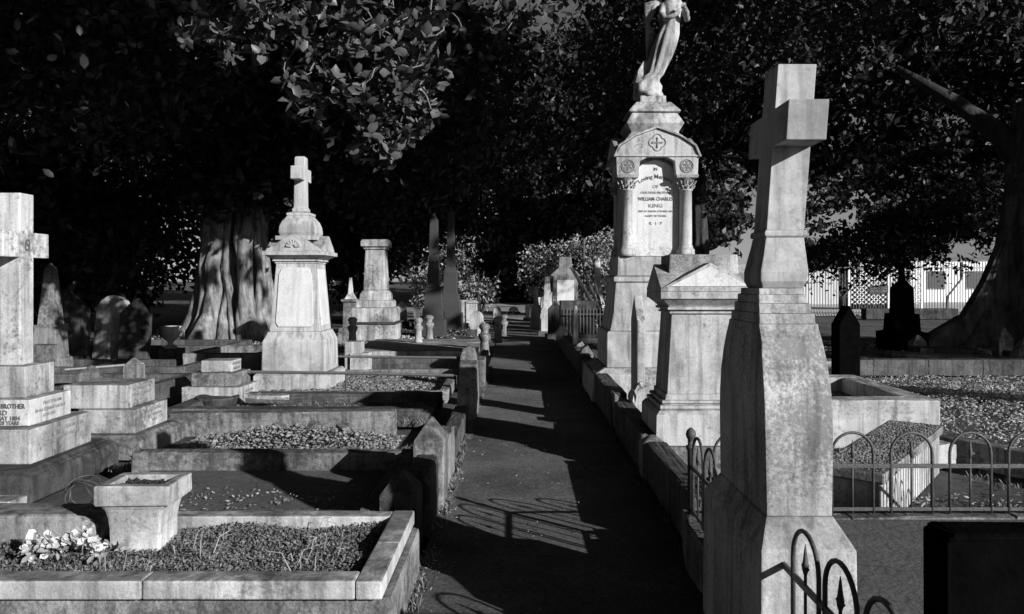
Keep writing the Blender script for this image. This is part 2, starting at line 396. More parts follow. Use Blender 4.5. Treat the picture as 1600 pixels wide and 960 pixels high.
for _ in range(14):
    x = random.uniform(-.15, .15); mb.tube([(x, .0, .0), (x+random.uniform(-.05, .05), random.uniform(-.05, .05), .09)], .0025, 4)
mb.build('stems', 'twig', fl, 0)
mb = MB()
for k in range(4):
    r = .075+.01*k; ph = random.random()*6
    mb.tube([(r*math.cos(a*.35+ph), .02*k+.03*math.sin(a*.7), .08+r*.9*math.sin(a*.35+ph)) for a in range(19)], .0035, 5)
o = mb.build('wire_coil', 'iron', None, 0); o.location = (-2.52, 4.42, .29); tag(o, 'tangled coil of dark wire behind the planter', 'wire')

# --- left marble cross on three steps
t = thing('cross_monument', (-3.98, 6.1, 0), 'tall white marble cross on three inscribed steps, at the left edge of the photo', 'monument')
mb = MB(); mb.loft([(0, .50, .62), (.18, .50, .62), (.24, .44, .56)]); o = mb.build('base', 'darkst', t, .03, .006); tag(o, 'dark stained base')
mb = MB(); mb.box(-.36, .36, -.40, .42, .24, .50); st3 = mb.build('step', 'marble_b', t, .01, .001)
mb = MB(); mb.box(-.27, .27, -.27, .28, .50, .70); st2 = mb.build('step', 'marble', t, .01, .001)
mb = MB(); mb.box(-.185, .185, -.18, .19, .70, .945); st1 = mb.build('step', 'marble_b', t, .01, .001)
mb = MB(); ch = .03
def chamf(hx, hy, c, z0, z1, mb, cx=0, cy=0):
    mb.prism([(cx-hx+c, cy-hy), (cx+hx-c, cy-hy), (cx+hx, cy-hy+c), (cx+hx, cy+hy-c), (cx+hx-c, cy+hy), (cx-hx+c, cy+hy), (cx-hx, cy+hy-c), (cx-hx, cy-hy+c)], z0, z1, 'z')
chamf(.085, .09, .012, .945, 2.295, mb); mb.box(-.082, .082, -.285, .285, 1.79, 1.99)
mb.build('cross', 'marble', t, .007, .001)
text('S', .13, (.0865, 0, 1.845), t, 'ink', 'right', 'monogram'); text('H', .075, (.0868, 0, 1.865), t, 'ink', 'right', 'monogram', 1.3)
text('UR  DEAR  BROTHER', .052, (.045, -.2725, .635), st2, 'ink', name='inscription', xs=.8, rz=0)
text('BERNARD', .052, (-.01, -.2725, .585), st2, 'ink')
text('11TH MAY 1884', .046, (.06, -.2725, .545), st2, 'ink', xs=.9); text('AGED 28 YEARS', .040, (.07, -.2725, .512), st2, 'ink', xs=.9)
text('PRAY FOR HIM', .036, (.2722, .02, .64), st2, 'ink2', 'right'); text('IN ALL ETERNITY HE REST', .034, (.2722, 0, .59), st2, 'ink2', 'right'); text('LORD JESU', .034, (.2722, -.02, .545), st2, 'ink2', 'right')
text('ALSO OF OUR DEAR MOTHER', .040, (.3622, .03, .43), st3, 'ink2', 'right'); text('WHO DEPARTED THIS LIFE', .038, (.3622, .02, .37), st3, 'ink2', 'right'); text('1891', .04, (.3622, .0, .31), st3, 'ink2', 'right')

# --- second stepped pedestal without its cross
t = thing('stepped_pedestal', (-3.72, 7.3, 0), 'three lichened steps that have lost their cross, just right of the marble cross', 'monument')
mb = MB(); mb.loft([(0, .36, .44), (.17, .35, .43), (.215, .30, .38)]); mb.build('step', 'conc', t, .012, .002)
mb = MB(); mb.box(-.235, .235, -.32, .34, .216, .43); a_ = mb.build('step', 'marble_b', t, .01, .001)
mb = MB(); mb.box(-.46, .13, -.24, .30, .43, .645); b_ = mb.build('step', 'marble_b', t, .01, .001)
for i, s in enumerate(('THY WILL BE DONE', 'FATHER OF MERCIES', 'R.I.P.')): text(s, .040, (.1325, .03, .585-.055*i), b_, 'ink2', 'right')
for i, s in enumerate(('BLESSED ARE THEY', 'WHO REST IN HIM', 'AMEN')): text(s, .034, (.2375, .06, .375-.05*i), a_, 'ink2', 'right')

# --- two peaked kerb posts and their rail
for (x, y, h, l) in ((-5.0, 9.0, .62, 'low peaked stone post seen above the stepped pedestal, left of its taller twin'), (-4.72, 9.45, .66, 'taller peaked stone post carrying the end of a thin rail')):
    mb = MB(); mb.loft([(0, .10, .10), (h-.09, .092, .092), (h, .012, .012)]); o = mb.build('kerb_post', 'conc', None, .01, .002); o.location = (x, y, 0); tag(o, l, 'post', 'peaked kerb posts far left')
mb = MB(); mb.tube([(-.42, 0, -.01), (.42, 0, .02)], .022, 8); o = mb.build('pipe_rail', 'rail', None, 0); o.location = (-5.0, 9.3, .56); o.rotation_euler = (0, 0, .5); tag(o, 'short rail slanting into the taller peaked post', 'rail')
def plot(x0, x1, y0, y1, z1, wd, mat, label, fill='crack', zf=.06, z0=0., group='kerbed graves', jit=.003, bev=.018, sides=(True, True, True, True)):
    t = thing('kerbed_plot', ((x0+x1)/2, (y0+y1)/2, 0), label, 'grave', group)
    cx, cy = (x0+x1)/2, (y0+y1)/2; t.rotation_euler = (random.uniform(-.006, .006), random.uniform(-.006, .006), random.uniform(-.012, .012))
    mb = slab_ring(x0-cx, x1-cx, y0-cy, y1-cy, z0, z1, wd, None, *sides); mb.build('kerb', mat, t, bev, .004, sub=7)
    if fill:
        mb = MB(); mb.box(x0-cx+wd+.003, x1-cx-wd-.003, y0-cy+wd+.003, y1-cy-wd-.003, -.02, zf); mb.build('fill', fill, t, 0)
    return t
plot(-8.0, -4.48, 9.55, 10.75, .32, .14, 'conc_d', 'weathered grey kerbed grave behind the peaked posts on the left', 'soil')
plot(-7.6, -5.1, 11.6, 12.9, .30, .14, 'conc_d', 'long grey kerbed grave in front of the leaning headstones', 'soil')
plot(-9.5, -5.8, 15.2, 16.8, .33, .16, 'conc_d', 'high kerbed grave at the foot of the fig trunk', 'soil', .1)
plot(-5.5, -4.2, 12.6, 14.3, .42, .16, 'conc', 'pale raised kerbed grave between the fig trunk and the white pedestal', 'soil', .1)

# --- tumbled stepped stones
t = thing('tumbled_steps', (-3.75, 9.7, 0), 'small stack of three tumbled inscribed blocks in front of the white pedestal', 'monument', rz=-.03)
mb = MB(); mb.box(-.36, .36, -.30, .34, 0, .30); q = mb.build('block', 'marble_b', t, .012, .003)
mb = MB(); mb.box(-.28, .28, -.22, .26, .302, .47); mb.build('block', 'conc', t, .012, .003)
mb = MB(); mb.box(-.19, .20, -.15, .16, .472, .615); b2 = mb.build('block', 'marble', t, .012, .003)
for i, s in enumerate(('IN LOVING', 'MEMORY')): text(s, .05, (.205, 0, .56-.06*i), b2, 'ink2', 'right')
for i, s in enumerate(('GONE BUT', 'NOT', 'FORGOTTEN')): text(s, .05, (.365, 0, .22-.07*i), q, 'ink2', 'right')
mb = MB(); mb.lathe([(.10, 0), (.14, .03), (.22, .12), (.26, .2), (.25, .22), (.2, .2)], 18); o = mb.build('broken_bowl', 'darkst', None, .0, .006); o.location = (-3.62, 9.25, .0); tag(o, 'dark broken stone bowl leaning on the tumbled blocks', 'bowl')

# --- white pedestal with small cross
t = thing('pedestal_monument', (-3.20, 11.35, 0), 'white stone pedestal with a gabled cap and small shadowed cross, left of centre', 'monument')
mb = MB(); mb.loft([(0, .60, .56), (.26, .60, .56), (.30, .56, .52)]); mb.build('plinth', 'lime', t, .012)
mb = MB(); mb.loft([(.30, .50, .46), (.74, .49, .455), (.80, .46, .42), (.84, .44, .40), (.88, .42, .39)]); mb.build('base', 'lime', t, .01)
mb = MB(); mb.loft([(.88, .40, .37), (1.86, .315, .31)]); die = mb.build('die', 'lime', t, .01)
def raised(pts, y, th, taper, z0, z1, mb):
    mb.prism(pts, y-th, y, 'y')
mb = MB(); zb, zt = .95, 1.80
pan = [(-.26, zb), (.26, zb), (.30, zb+.06), (.262, zt-.1), (.22, zt-.02), (.17, zt), (-.17, zt), (-.22, zt-.02), (-.262, zt-.1), (-.30, zb+.06)]
def slope_y(z, off): return -(.37-(z-.88)*.0612)-off
vs = [(x, slope_y(z, .018), z) for x, z in pan]+[(x, slope_y(z, -.02), z) for x, z in pan]; k = len(pan)
mb.add(vs, [tuple(range(k)), tuple(range(2*k-1, k-1, -1))]+[(i, (i+1) % k, (i+1) % k+k, i+k) for i in range(k)]); mb.build('panel', 'panel', t, .004)
mb = MB(); vs = [(.40-(z-.88)*.0867+.012, y, z) for y, z in ((-.24, .96), (.24, .96), (.22, 1.78), (-.22, 1.78))]+[(.40-(z-.88)*.0867-.02, y, z) for y, z in ((-.24, .96), (.24, .96), (.22, 1.78), (-.22, 1.78))]
mb.add(vs, [(0, 1, 2, 3), (7, 6, 5, 4), (0, 4, 5, 1), (1, 5, 6, 2), (2, 6, 7, 3), (3, 7, 4, 0)]); mb.build('panel', 'panel', t, .004)
mb = MB(); mb.loft([(1.86, .33, .32), (1.89, .33, .32), (1.892, .36, .35), (1.915, .36, .35), (1.917, .345, .335), (1.94, .40, .385), (1.975, .46, .445), (1.977, .485, .47), (2.03, .485, .47)]); mb.build('cornice', 'lime', t, .003)
mb = MB()
mb.prism([(-.46, 2.032), (.46, 2.032), (.36, 2.10), (.05, 2.27), (-.05, 2.27), (-.36, 2.10)], -.44, .44, 'y')
mb.prism([(-.43, 2.034), (.43, 2.034), (.34, 2.10), (.05, 2.265), (-.05, 2.265), (-.34, 2.10)], -.45, .45, 'x')
mb.build('gabled_cap', 'lime', t, .008)
mb = MB()
for k in range(7):
    a = PI*(k+.5)/7; mb.tube([(.03*math.cos(a), -.455, 2.09+.03*math.sin(a)), (.11*math.cos(a), -.455, 2.09+.10*math.sin(a))], [.010, .02], 6)
mb.build('shell_carving', 'lime', t, 0)
mb = MB(); mb.loft([(2.20, .33, .31), (2.26, .33, .31), (2.262, .27, .25), (2.31, .29, .27), (2.40, .28, .26), (2.48, .245, .23), (2.56, .175, .17), (2.565, .19, .18), (2.60, .19, .18), (2.62, .12, .12)]); mb.build('cross_base', 'lime', t, .015)
mb = MB(); mb.loft([(2.62, .115, .115), (2.66, .12, .12), (2.69, .095, .095), (3.42, .085, .085), (3.44, .07, .07)]); mb.box(-.085, .085, -.32, .30, 3.08, 3.27); mb.build('cross', 'lime', t, .02, .002); t.scale = (.90, .90, 1)

# --- leftover kerbs and plots along the left of the path
plot(-3.05, -.78, 4.38, 6.22, .25, .16, 'conc', 'kerbed grave with cracked screed fill, second back on the left', 'crack', .11, sides=(True, True, False, True))
plot(-3.55, -1.25, 6.45, 8.0, .27, .17, 'conc', 'grave with one pale back kerb and gravel heaped before it, left', 'earth', .03, sides=(False, True, False, False))
plot(-3.9, -.95, 8.45, 9.75, .20, .2, 'conc_d', 'sunken kerbed grave crossed by a pedestal shadow, in front of the pipe rail', 'earth', .08, sides=(True, True, True, False))
plot(-3.9, -.93, 9.95, 12.7, .16, .12, 'conc', 'gravelled grave around the white pedestal', 'soil', .05)
plot(-5.0, -.95, 12.9, 13.3, .30, .12, 'conc_d', 'narrow dark kerbed strip behind the gravelled grave', 'soil', .1)
def scatter(name, x0, x1, y0, y1, z, n, s0, s1, mat, label, heap=0, kind='gravel'):
    c = np.stack([RNG.uniform(x0, x1, n), RNG.uniform(y0, y1, n), np.full(n, z)], 1)
    u = (c[:, 0]-x0)/(x1-x0)*2-1; v = (c[:, 1]-y0)/(y1-y0)*2-1
    keep = RNG.random(n) < np.clip(1.6-np.maximum(abs(u), abs(v))*1.3+.3*np.sin(c[:, 0]*5)*np.sin(c[:, 1]*7), .1, 1); c = c[keep]; u = u[keep]; v = v[keep]
    c[:, 2] += heap*np.clip(1-u*u, 0, 1)*np.clip(1-v*v, 0, 1)*RNG.uniform(0, 1, len(c))
    if kind == 'leaf':
        vv, ff = leaf_quads(c+[0, 0, .012], RNG.uniform(s0, s1, len(c)), .5, 0); vv[:, 2] = z+(vv[:, 2]-z)*.55+.008
        o = npmesh(name, vv, ff, mat)
    else: o = chips(name, c, s0*.7+(s1*1.7-s0*.7)*RNG.random(len(c))**3.2, mat)
    return tag(o, label, kind if kind != 'leaf' else 'leaf litter', kind='stuff')
scatter('gravel', -3.2, -1.15, 7.1, 7.82, .04, 8500, .009, .024, 'gravel_w', 'pale gravel heaped inside the third grave on the left', .16)
for i, l in enumerate(('leftmost of three rough stone chunks on the heaped gravel', 'middle one of three rough stone chunks on the heaped gravel', 'rightmost of three rough stone chunks on the heaped gravel')):
    mb = MB(); mb.loft([(0, .08, .06), (.07, .06, .04)]); o = mb.build('stone_chunk', 'conc', None, .012, .012); o.location = (-2.35+.32*i, 7.55, .13); o.rotation_euler = (random.uniform(-.5, .5), random.uniform(-.5, .5), random.random()*3)
    tag(o, l, 'stone', 'stone chunks on the gravel heap')
scatter('gravel', -3.75, -1.05, 10.1, 12.6, .055, 9000, .012, .034, 'gravel', 'grey gravel around the white pedestal', .03)
scatter('leaf_litter', -2.9, -.95, 4.5, 5.6, .112, 500, .015, .04, 'litter', 'dry leaf litter on the cracked screed', 0, 'leaf')
scatter('leaf_litter', -3.3, -1.3, 6.5, 7.2, .04, 400, .015, .045, 'litter', 'dry leaf litter in front of the gravel heap', 0, 'leaf')
mb = MB(); mb.prism([(-.28, -.03), (-.1, -.09), (.12, -.08), (.26, -.03), (.24, .06), (.05, .05), (-.12, .09), (-.25, .05)], 0, .05, 'z')
o = mb.build('broken_slab', 'marble_b', None, .01, .009); o.location = (-3.0, 9.2, .20); o.rotation_euler = (.03, .05, .05); tag(o, 'small broken white slab lying flat before the pipe rail', 'slab')
# pipe rails
t = thing('pipe_rail', (-2.2, 9.85, 0), 'long low pipe rail crossing in front of the white pedestal', 'rail')
mb = MB(); mb.tube([(-1.35, 0, .44), (0, -.01, .425), (1.38, -.02, .395)], .02, 8); mb.build('rail', 'rail', t, 0)
mb = MB(); mb.tube([(0, 0, .0), (0, 0, .43)], .016, 8); mb.build('post', 'iron', t, 0)
t = thing('pipe_rail', (-2.0, 11.9, 0), 'second pipe rail further back, ending at the path kerb', 'rail')
mb = MB(); mb.tube([(-1.0, 0, .44), (1.05, -.02, .42)], .02, 8); mb.build('rail', 'rail', t, 0)
for x in (-.9, .0): mb = MB(); mb.tube([(x, 0, .0), (x, 0, .44)], .014, 8); mb.build('post', 'iron', t, 0)

# --- peaked posts and kerb wall on the left path edge
def peaked(x, y, hx, hy, h, pk, mat, label, name='kerb_post', lean=0, group='peaked posts on the left path kerb'):
    mb = MB(); mb.loft([(0, hx, hy), (h-pk, hx, hy), (h, .012, hy*.25)]); o = mb.build(name, mat, None, .012, .003); o.location = (x, y, 0); o.rotation_euler = (0, lean, 0); return tag(o, label, 'post', group)
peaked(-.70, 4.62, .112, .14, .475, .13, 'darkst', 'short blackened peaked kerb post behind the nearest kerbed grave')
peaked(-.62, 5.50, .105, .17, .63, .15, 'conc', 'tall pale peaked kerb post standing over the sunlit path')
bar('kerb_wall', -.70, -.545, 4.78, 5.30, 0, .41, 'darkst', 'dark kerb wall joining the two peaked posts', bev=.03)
bar('kerb_wall', -.66, -.53, 5.70, 6.45, 0, .40, 'conc', 'pale kerb wall just behind the tall peaked post', bev=.02)
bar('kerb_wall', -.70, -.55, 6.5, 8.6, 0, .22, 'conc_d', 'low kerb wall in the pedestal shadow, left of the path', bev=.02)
t = MB(); t.prism([(0, 0), (.85, 0), (.85, .30), (.62, .60), (.50, .66), (.38, .62), (.05, .30)], -.105, .105, 'x'); o = t.build('kerb_post', 'conc', None, .015, .002); o.location = (-.585, 8.7, 0); tag(o, 'tall sloping rounded-back kerb stone left of the path, before the pipe rail end', 'post', 'peaked posts on the left path kerb')
t = MB(); t.prism([(-.12, 0), (.12, 0), (.12, .50), (.08, .62), (0, .66), (-.08, .62), (-.12, .50)], -.14, .14, 'y'); o = t.build('kerb_post', 'conc', None, .012, .002); o.location = (-.72, 11.3, 0); tag(o, 'round-headed kerb stone left of the path, behind the sloping one', 'post', 'peaked posts on the left path kerb')
bar('kerb_wall', -.62, -.5, 11.5, 13.3, 0, .42, 'conc', 'pale kerb wall behind the round-headed stone', bev=.02)
# --- raised platform with bottle-shaped bollards and truncated column
bar('platform', -3.05, -.72, 13.7, 16.6, 0, .36, 'coping', 'broad pale stone platform in front of the truncated column', 'platform')
bar('platform_step', -2.5, -.70, 13.45, 13.68, 0, .24, 'conc', 'low pale step along the front of the platform', 'step')
def bottle(x, y, z, h, label, mat='lime'):
    s = h/.5; mb = MB(); mb.lathe([(.085*s, 0), (.085*s, .03*s), (.075*s, .05*s), (.065*s, .22*s), (.08*s, .25*s), (.095*s, .29*s), (.095*s, .33*s), (.06*s, .35*s), (.055*s, .39*s), (.085*s, .43*s), (.09*s, .46*s), (.05*s, .5*s)], 14)
    o = mb.build('bollard', mat, None, 0, .002, smooth=True); o.location = (x, y, z); return tag(o, label, 'bollard', 'bottle-shaped stone bollards')
bottle(-3.42, 15.9, .30, .56, 'pale bottle-shaped bollard left of the truncated column', 'sand_r')
bottle(-2.02, 15.6, .36, .5, 'pale bottle-shaped bollard on the platform, front one of a close pair', 'sand_r')
bottle(-1.98, 17.2, .30, .55, 'pale bottle-shaped bollard, rear one of a close pair', 'sand_r')
bottle(-.62, 14.3, .22, .6, 'grey bottle-shaped bollard at the path edge', 'conc')
bottle(-.45, 17.5, .2, .6, 'grey bottle-shaped bollard further along the left path edge', 'conc')
bottle(-.38, 21, .1, .6, 'farthest grey bollard on the left path edge', 'conc')
t = thing('truncated_column', (-3.2, 17.4, .30), 'white square column with a heavy cap on three steps, centre left', 'monument')
for k, (hx, z0, z1) in enumerate(((.50, 0, .36), (.46, .40, .72), (.38, .722, .88))):
    mb = MB(); mb.loft([(z0, hx, hx), (z1-.03, hx, hx), (z1, hx-.03, hx-.03)]); mb.build('step', 'marble_b', t, .01, .003)
mb = MB(); mb.box(-.53, .53, -.53, .53, .362, .398); mb.build('ledge', 'darkst', t, .01)
mb = MB(); mb.loft([(.882, .32, .32), (1.02, .31, .31), (1.10, .26, .26)]); mb.build('moulding', 'marble_b', t, .01, .003)
mb = MB(); mb.loft([(1.10, .25, .25), (2.02, .215, .215)]); mb.build('shaft', 'marble_b', t, .03, .003)
mb = MB(); mb.loft([(2.02, .24, .24), (2.06, .25, .25), (2.09, .30, .30), (2.2, .30, .30), (2.24, .27, .27)]); mb.build('cap', 'marble_b', t, .01, .004)
# --- pillar with spire, small markers, dark obelisks
t = thing('spire_pillar', (-4.35, 20.0, 0), 'small grey pillar with a thin spire left of the truncated column', 'monument')
mb = MB(); mb.loft([(0, .28, .28), (.4, .26, .26), (.42, .17, .17), (1.05, .16, .16), (1.08, .21, .21), (1.14, .21, .21)]); mb.build('pillar', 'conc', t, .01)
mb = MB(); mb.loft([(1.14, .14, .14), (1.3, .06, .06), (1.7, .03, .03)]); mb.build('spire', 'marble', t, .01)
def obelisk(x, y, base, secs, mat, label, s=1, group=None, name='obelisk', lean=0):
    t = thing(name, (x, y, 0), label, 'obelisk', group, lean=lean)
    mb = MB(); mb.loft(base); mb.build('base', mat, t, .01)
    mb = MB(); mb.loft(secs); mb.build('shaft', mat, t, .01); return t
obelisk(-2.45, 22.5, [(0, .36, .36), (.5, .34, .34), (.52, .28, .28), (.8, .27, .27), (1.4, .24, .24), (1.45, .28, .28)], [(1.45, .17, .17), (3.4, .11, .11), (3.6, .01, .01)], 'shade_tone', 'obelisk with shade in its dark colour, left one of the tall pair', group='pair of dark obelisks')
obelisk(-2.22, 25.5, [(0, .40, .40), (.55, .38, .38), (.58, .33, .33), (.8, .32, .32), (1.15, .27, .27), (1.2, .22, .24), (1.9, .22, .22), (2.1, .16, .16)], [(2.1, .15, .15), (3.9, .10, .10), (4.1, .01, .01)], 'shade_tone', 'stepped obelisk with a niche and shade in its dark colour, right one of the tall pair', group='pair of dark obelisks')
mb = MB()
# small far markers: (x,y,h,half width, kind, label)
def headstone(x, y, w_, h, th, mat, label, top='round', rz=0, lean=0, z=0, group='headstones among the far graves', back=0):
    if top == 'round': pts = [(-w_/2, 0), (w_/2, 0)]+[(w_/2*math.cos(PI*k/8), h-w_/2+w_/2*math.sin(PI*k/8)) for k in range(9)]
    elif top == 'point': pts = [(-w_/2, 0), (w_/2, 0), (w_/2, h*.78), (0, h), (-w_/2, h*.78)]
    elif top == 'ogee': pts = [(-w_/2, 0), (w_/2, 0), (w_/2, h*.7), (w_*.38, h*.8), (w_*.30, h*.82), (w_*.26, h*.95), (0, h), (-w_*.26, h*.95), (-w_*.30, h*.82), (-w_*.38, h*.8), (-w_/2, h*.7)]
    else: pts = [(-w_/2, 0), (w_/2, 0), (w_/2, h), (-w_/2, h)]
    t = thing('headstone', (x, y, z), label, 'headstone', group, rz=rz, lean=lean)
    t.rotation_euler[0] = back
    m1 = MB(); m1.prism(pts, -th/2, th/2, 'y'); m1.build('tablet', mat, t, .012, .002)
    m1 = MB(); m1.box(-w_/2-.08, w_/2+.08, -th/2-.06, th/2+.06, -.1, .14); m1.build('base', 'conc_d', t, .015, .003)
    return t
headstone(-3.15, 26, .22, .75, .14, 'marble', 'tiny white marker left of the dark obelisks', 'round', lean=.06)
headstone(-3.6, 27.5, .2, .8, .16, 'conc', 'tiny grey marker beside the truncated column', 'round', lean=-.05)
headstone(-1.9, 27, .18, .95, .16, 'marble', 'slim white post-like marker right of the dark obelisks', 'flat')
headstone(-5.3, 21, .4, .75, .16, 'darkst', 'small dark headstone left of the spire pillar', 'round')
headstone(-4.9, 24, .22, 1.2, .16, 'marble_b', 'slim pale marker behind the leaning stump', 'point')
t = thing('square_tomb', (-1.72, 27.6, 0), 'small white square tomb in front of the pale bush, right of the obelisks', 'tomb')
mb = MB(); mb.loft([(0, .42, .35), (.2, .40, .33), (.22, .30, .27), (.8, .27, .25), (.85, .33, .3), (.93, .20, .2)]); mb.build('body', 'marble', t, .01)
mb = MB(); mb.tube([(0, 0, 0), (.03, 0, .3), (-.07, 0, .7)], [.15, .12, .09], 9); o = mb.build('tree_stump', 'bark', None, 0, .006); o.location = (-4.0, 16.5, 0); o.rotation_euler = (0, -.25, 0); tag(o, 'leaning grey stump left of the bottle bollard', 'stump')
mb = MB(); mb.box(-.15, .15, -.15, .15, 0, .42); mb.box(-.25, .02, -.1, .18, 0, .60); o = mb.build('stone_pile', 'lime', None, .01, .004); o.location = (-2.98+.0, 12.6, 0); o.location = (-3.02+.42, 12.75, 0); tag(o, 'two pale offcut blocks tucked behind the white pedestal', 'stone block')

# --- shaded stones at far left
obelisk(-7.6, 12.5, [(0, .25, .25), (.35, .23, .23), (.38, .19, .19), (.85, .17, .17), (.9, .19, .19)], [(.9, .14, .14), (1.8, .07, .07), (1.9, .01, .01)], 'conc', 'narrow grey obelisk just right of the marble cross, in shade', group='shaded obelisks')
obelisk(-8.7, 14.6, [(0, .25, .25), (.3, .2, .2)], [(.3, .13, .13), (1.3, .10, .10), (1.4, .02, .02)], 'conc_d', 'thin dark obelisk beside the grey one, in shade', group='shaded obelisks')
headstone(-7.45, 14, .62, 1.35, .16, 'marble_b', 'broken-edged white headstone leaning back in the left shade', 'round', -.15, .03, back=-.1, group='shaded headstones on the left')
headstone(-6.9, 13.8, .5, 1.30, .18, 'darkst', 'mossy grey headstone touching the broken-edged white one', 'point', .1, .04, group='shaded headstones on the left')
headstone(-8.0, 13.6, .7, 1.45, .3, 'darkst', 'big dark pointed headstone left of the white one, deep in shade', 'point', .1, group='shaded headstones on the left')
headstone(-9.9, 17, .7, 1.2, .2, 'darkst', 'low dark headstone deep in the left shade', 'ogee', .1, group='shaded headstones on the left')
headstone(-7.35, 11.9, .34, .62, .3, 'conc', 'small pale headstone block behind the marble cross', 'flat', group='shaded headstones on the left')
t = thing('stone_urn', (-6.6, 14.6, .33), 'small white stone urn right of the leaning headstones', 'urn')
mb = MB(); mb.lathe([(.12, 0), (.12, .04), (.05, .07), (.05, .12), (.13, .2), (.18, .3), (.16, .36), (.2, .42), (.15, .42), (.13, .32)], 16); mb.build('bowl', 'marble', t, 0, smooth=True)
mb = MB(); mb.tube([(.17, 0, .3), (.25, 0, .33), (.25, 0, .2), (.15, 0, .22)], .018, 6); mb.build('handle', 'marble', t, 0)
mb = MB(); mb.tube([(-.17, 0, .3), (-.25, 0, .33), (-.25, 0, .2), (-.15, 0, .22)], .018, 6); mb.build('handle', 'marble', t, 0)
bar('kerb_stone', -6.75, -6.4, 14.4, 14.8, 0, .33, 'conc_d', 'square dark kerb stone under the white urn', 'kerb')

# ================================================================ RIGHT SIDE
# --- big foreground cross monument
t = thing('cross_monument', (1.08, 3.28, 0), 'massive lichened sandstone cross on a rounded pedestal, nearest on the right of the path', 'monument')
mb = MB(); mb.loft([(0, .185, .44), (.60, .178, .435), (.70, .128, .34)]); mb.build('base', 'sand_r', t, .008, .0006)
mb = MB()
prof = [(.70, .126, .335), (1.02, .130, .335), (1.10, .131, .328), (1.20, .130, .310), (1.29, .126, .285), (1.36, .121, .255), (1.41, .118, .225), (1.43, .118, .215),
        (1.432, .112, .205), (1.47, .112, .20), (1.472, .105, .18), (1.51, .105, .175), (1.512, .098, .155), (1.545, .098, .15), (1.547, .09, .13), (1.572, .09, .13)]
mb.loft(prof); mb.build('pedestal', 'sand_r', t, .004, .0006)
# cross: foot with bulb, ring, shaft and arms running along the path; it leans a little away from the path
cr = MB()
cr.loft([(1.572, .082, .105), (1.60, .096, .118), (1.64, .098, .120), (1.70, .090, .108), (1.75, .083, .098), (1.785, .079, .092)])
cr.loft([(1.785, .084, .098), (1.793, .088, .102), (1.806, .088, .102), (1.814, .084, .098)])
cr.loft([(1.814, .078, .090), (2.505, .080, .085)])
cr.box(-.08, .08, -.25, -.084, 2.16, 2.32); cr.box(-.08, .08, .084, .25, 2.16, 2.32)
o = cr.build('cross', 'sand', t, .004, .0006)
ang = math.radians(4.3)
for v in o.data.vertices: v.co.x += .014+(v.co.z-1.572)*math.tan(ang)
# --- hooped iron fence round that plot
def hoop(w_, zr, zt, mb, n=12):
    r = w_/2; pts = [(-r, 0, 0), (-r, 0, zt-r)]
    pts += [(-r*math.cos(PI*k/n), 0, zt-r+r*math.sin(PI*k/n)) for k in range(1, n)]
    pts += [(r, 0, zt-r), (r, 0, 0)]
    mb.tube(pts, .0085, 8)
def spear(zr, zt, mb):
    mb.tube([(0, 0, 0), (0, 0, zt)], .006, 6)
    mb.lathe([(.006, zt-.03), (.011, zt-.015), (.013, zt), (.009, zt+.02), (.004, zt+.06), (.001, zt+.075)], 8)
    mb.tube([(-.024, 0, zt-.004), (.024, 0, zt-.004)], [.006, .006], 6)
def fence(x, y, rz, offs, L0, L1, label, z=.28, rail_z=.27, top=.46, w_=.235):
    t = thing('hoop_fence', (x, y, z), label, 'fence', rz=rz)
    mb = MB(); mb.box(L0, L1, -.006, .006, rail_z-.012, rail_z+.012); mb.build('rail', 'iron', t, .002)
    mb = MB(); mb.box(L0, L1, -.006, .006, .015, .035); mb.build('rail', 'iron', t, .002)
    for s in offs:
        mb = MB(); hoop(w_, rail_z, top, mb); o = mb.build('hoop', 'iron', t, 0, smooth=True); o.location = (s, 0, 0)
        mb = MB(); spear(rail_z, .345, mb); o = mb.build('spear', 'iron', t, 0, smooth=True); o.location = (s, 0, 0)
    return t
fence(.985, 4.37, 0, [.25+.335*k for k in range(12)], 0, 4.4, 'black hooped iron fence running across the back of the cross plot')
f2 = fence(.985, 0, PI/2, [2.63-.285*k for k in range(0, 8)]+[3.93, 4.2], .3, 4.36, 'black hooped iron fence along the path in front of and behind the big cross')
# remove the bays that the monument base occupies
for ch in list(f2.children):
    if 2.80 < ch.location.x < 3.9: bpy.data.objects.remove(ch)
t = thing('fence_post', (.985, 4.37, .28), 'ball-topped iron corner post of the hooped fence', 'post')
mb = MB(); mb.lathe([(.02, 0), (.02, .36), (.028, .37), (.028, .385), (.018, .39), (.018, .42), (.026, .435), (.03, .45), (.026, .468), (.015, .48), (.006, .488)], 12); mb.build('shaft', 'iron', t, 0, smooth=True)
# kerb under the fence
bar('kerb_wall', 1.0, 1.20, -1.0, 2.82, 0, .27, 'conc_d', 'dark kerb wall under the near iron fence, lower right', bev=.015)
bar('kerb_wall', .93, 1.26, 3.77, 4.30, 0, .27, 'conc', 'short kerb wall between the big cross and the corner fence post', bev=.015)
bar('kerb_wall', .96, 6.5, 4.32, 4.50, 0, .275, 'conc', 'kerb under the back run of the hooped fence', bev=.015)
mb = MB(); mb.box(1.262, 6.5, -1, 4.315, 0, .262); o = mb.build('grave_slab', 'crack', None, 0); tag(o, 'flat cracked cement cover inside the hooped fence plot', 'slab')
# black headstone, near right corner
mb = MB(); mb.prism([(-.32, 0), (.32, 0), (.32, .74), (.30, .755), (-.30, .758), (-.32, .745)], -.06, .06, 'y'); o = mb.build('headstone', 'black', None, .012, .003); o.location = (1.41+.0, 1.95, .2); o.location = (1.405, 2.0, .2); tag(o, 'plain black headstone in the lower right corner', 'headstone')
